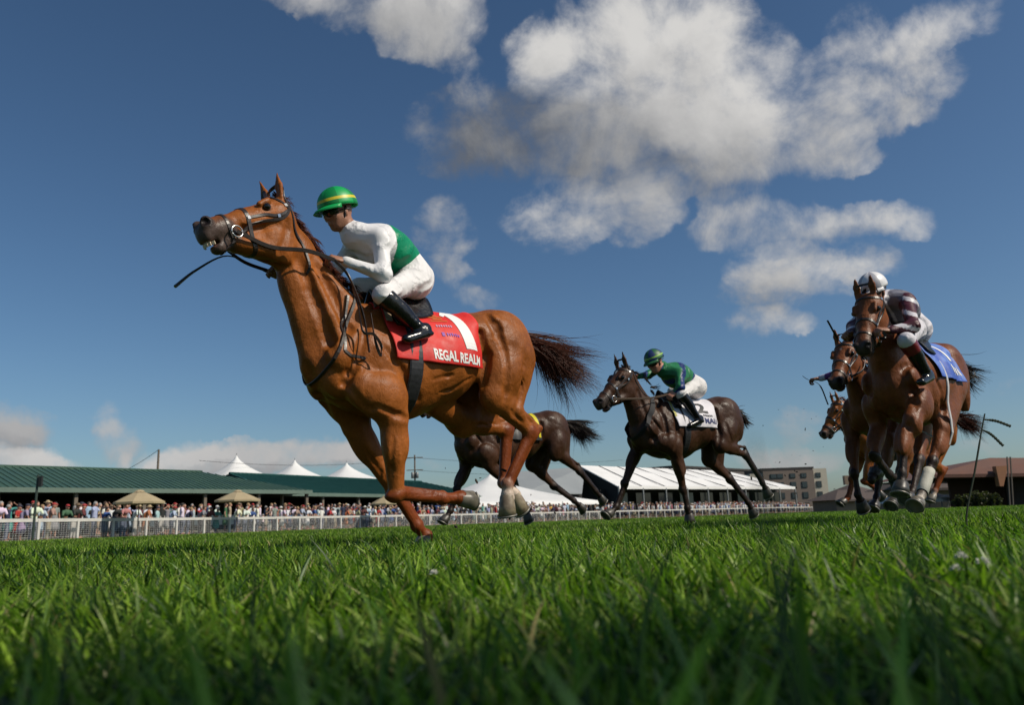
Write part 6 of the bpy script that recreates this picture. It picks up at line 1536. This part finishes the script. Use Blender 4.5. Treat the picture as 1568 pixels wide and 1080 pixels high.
# ------------------------------------------------------------------ near plants and flying turf
WEED = mat('weed_stalk', (.03, .04, .02), .8)
def weed():
    D = 4.6; g0 = gp(1478, D, 0); g = lambda px, py: at_depth(px, py, D)
    root = empty('weed', tuple(g0)); tag(root, 'dark upright weed stalk with two thin seed spikes at the right', 'weed')
    m = MB(); m.tube(spline([g0, g(1480, 790), g(1493, 720), g(1503, 660), g(1508, 634)], 18), [.0058] * 12 + [.0042] * 6, 6); m.build('stem', WEED, root, world=True)
    for a in ([(1506, 643), (1525, 645), (1547, 653)], [(1503, 658), (1518, 666), (1536, 683)]):
        P_ = spline([g(*x) for x in a], 30); m = MB(); m.tube(P_, [.0028 + .0048 * min(1, i / 10) * (.8 + .3 * (i % 3)) for i in range(30)], 6); m.build('seed_spike', WEED, root, world=True)
weed()
tall = []
for i, (px, D, h, lean, wd) in enumerate([(1230, .20, .190, -.008, .0035), (1475, .19, .186, -.012, .0035), (104, .55, .155, .004, .004), (388, .95, .15, .0, .004), (1170, .75, .14, .03, .005), (960, .8, .15, .05, .005)]):
    c = gp(px, D); n_ = 9; V = []; F_ = []
    for k in range(n_ + 1):
        t = k / n_; p = c + v3(lean * t * t, .01 * t, h * t); w_ = wd * (1 - t ** 3) * .5 + .0003; V += [p - v3(w_, 0, 0), p + v3(0, -.0006, 0), p + v3(w_, 0, 0)]
    for k in range(n_): F_ += [(3 * k, 3 * k + 1, 3 * k + 4, 3 * k + 3), (3 * k + 1, 3 * k + 2, 3 * k + 5, 3 * k + 4)]
    m = MB(); m.add(V, F_); me_ = m.build('grass_stem', mat('tall_blade', (.035, .07, .02), .6, transl=.3))
    tag(me_, ['tall blurred grass stem left of the bay horses', 'tall blurred grass stem right of the bay horses', 'dark upright grass stem at the left', 'dark grass stem below the dark brown horse\'s front hoof', 'broad grass stem leaning right under the bay horses', 'broad grass stem right of the picture\'s middle'][i], 'grass stem', 'tall grass stems near the camera')
rgn = np.random.default_rng(5); m = MB()
for i in range(46):
    if i < 34: p = fr3.w(v3(-1.6 - 1.6 * rgn.random(), rgn.normal(0, .25), .25 + 1.3 * rgn.random() ** 1.3))
    else: p = fr.w(v3(-.6 - .8 * rgn.random(), .1 + rgn.normal(0, .2), .05 + .5 * rgn.random()))
    r_ = .004 + .012 * rgn.random() ** 3; m.box(p, (r_ * 2.2, r_ * 1.4, r_), ax=[unit(rgn.normal(0, 1, 3)), unit(np.cross(rgn.normal(0, 1, 3), v3(0, 0, 1))), v3(0, 0, 1)])
o = m.build('flying_dirt', mat('dirt', (.03, .022, .014), .95)); tag(o, 'small clods of turf thrown up behind the galloping horses', 'dirt', kind='stuff')
# unseen tree, added behind the camera so dappled shade lies over the nearest grass
def added_shade_tree():
    rg = np.random.default_rng(8); c = v3(3.7, -1.15, 0); root = empty('tree', tuple(c)); tag(root, 'added leafy tree, unseen behind the camera, put there to shade the nearest grass', 'tree')
    m = MB(); m.tube(spline([v3(0, 0, 0), v3(.05, .05, 1.5), v3(0, .1, 3.2), v3(.1, .1, 4.6)], 12), list(np.linspace(.09, .03, 12)), 8)
    for i in range(14):
        a = rg.random() * 6.28; z = 2.6 + 1.6 * rg.random(); m.tube([v3(0, .08, z), v3(math.cos(a) * .9, math.sin(a) * .35, z + .4), v3(math.cos(a) * 1.7, math.sin(a) * .6, z + .6)], [.03, .02, .008], 5)
    m.build('trunk', TIMB, root)
    N = 4000; q = rg.normal(0, 1, (N, 3)); q /= np.linalg.norm(q, axis=1, keepdims=True); q *= rg.random((N, 1)) ** .45
    q *= (.8 + .35 * np.sin(q[:, :1] * 7 + 1) * np.cos(q[:, 2:] * 6)); P_ = q * np.array([2.1, .75, 1.1]) + np.array([0, .1, 3.9])
    a = rg.normal(0, 1, (N, 3)); a /= np.linalg.norm(a, axis=1, keepdims=True); b_ = np.cross(a, rg.normal(0, 1, (N, 3))); b_ /= np.linalg.norm(b_, axis=1, keepdims=True); s_ = .075
    V = np.stack([P_ - a * s_, P_ + b_ * s_ * .5, P_ + a * s_, P_ - b_ * s_ * .5], 1).reshape(-1, 3)
    link('crown', fast_mesh('crown', V, np.arange(4 * N).reshape(-1, 4), [GM], False, np.repeat(np.array([(.05, .10, .02)]) * (.5 + rg.random((N, 1))), 4, 0)), root)
added_shade_tree()

# white clover heads in the turf at the right
CLO = mat('clover_white', (.62, .60, .52), .8)
for i, (px, D, h_, lb) in enumerate(((1447, 1.42, .062, 'lowest white clover head in the grass at the right'), (1456, 1.50, .078, 'topmost white clover head in the grass at the right'), (1487, 1.46, .070, 'rightmost white clover head in the grass'), (660, 1.9, .058, 'lone white clover head right of the lead horse in the grass'))):
    c = gp(px, D); rt = empty('clover', tuple(c)); tag(rt, lb, 'flower', 'white clover heads in the turf')
    m = MB(); m.tube([v3(0, 0, 0), v3(.004, 0, h_ * .6), v3(.006, .003, h_)], .0009, 5); m.build('stem', GM, rt)
    m = MB()
    for k in range(26):
        d = unit(RNG.normal(0, 1, 3)); d[2] = abs(d[2]) * .8 - .1; p = v3(.006, .003, h_) + d * .0045; m.tube([p, p + unit(d) * .005, p + unit(d) * .008], [.0012, .0016, .0003], 4)
    m.build('flower_head', CLO, rt)
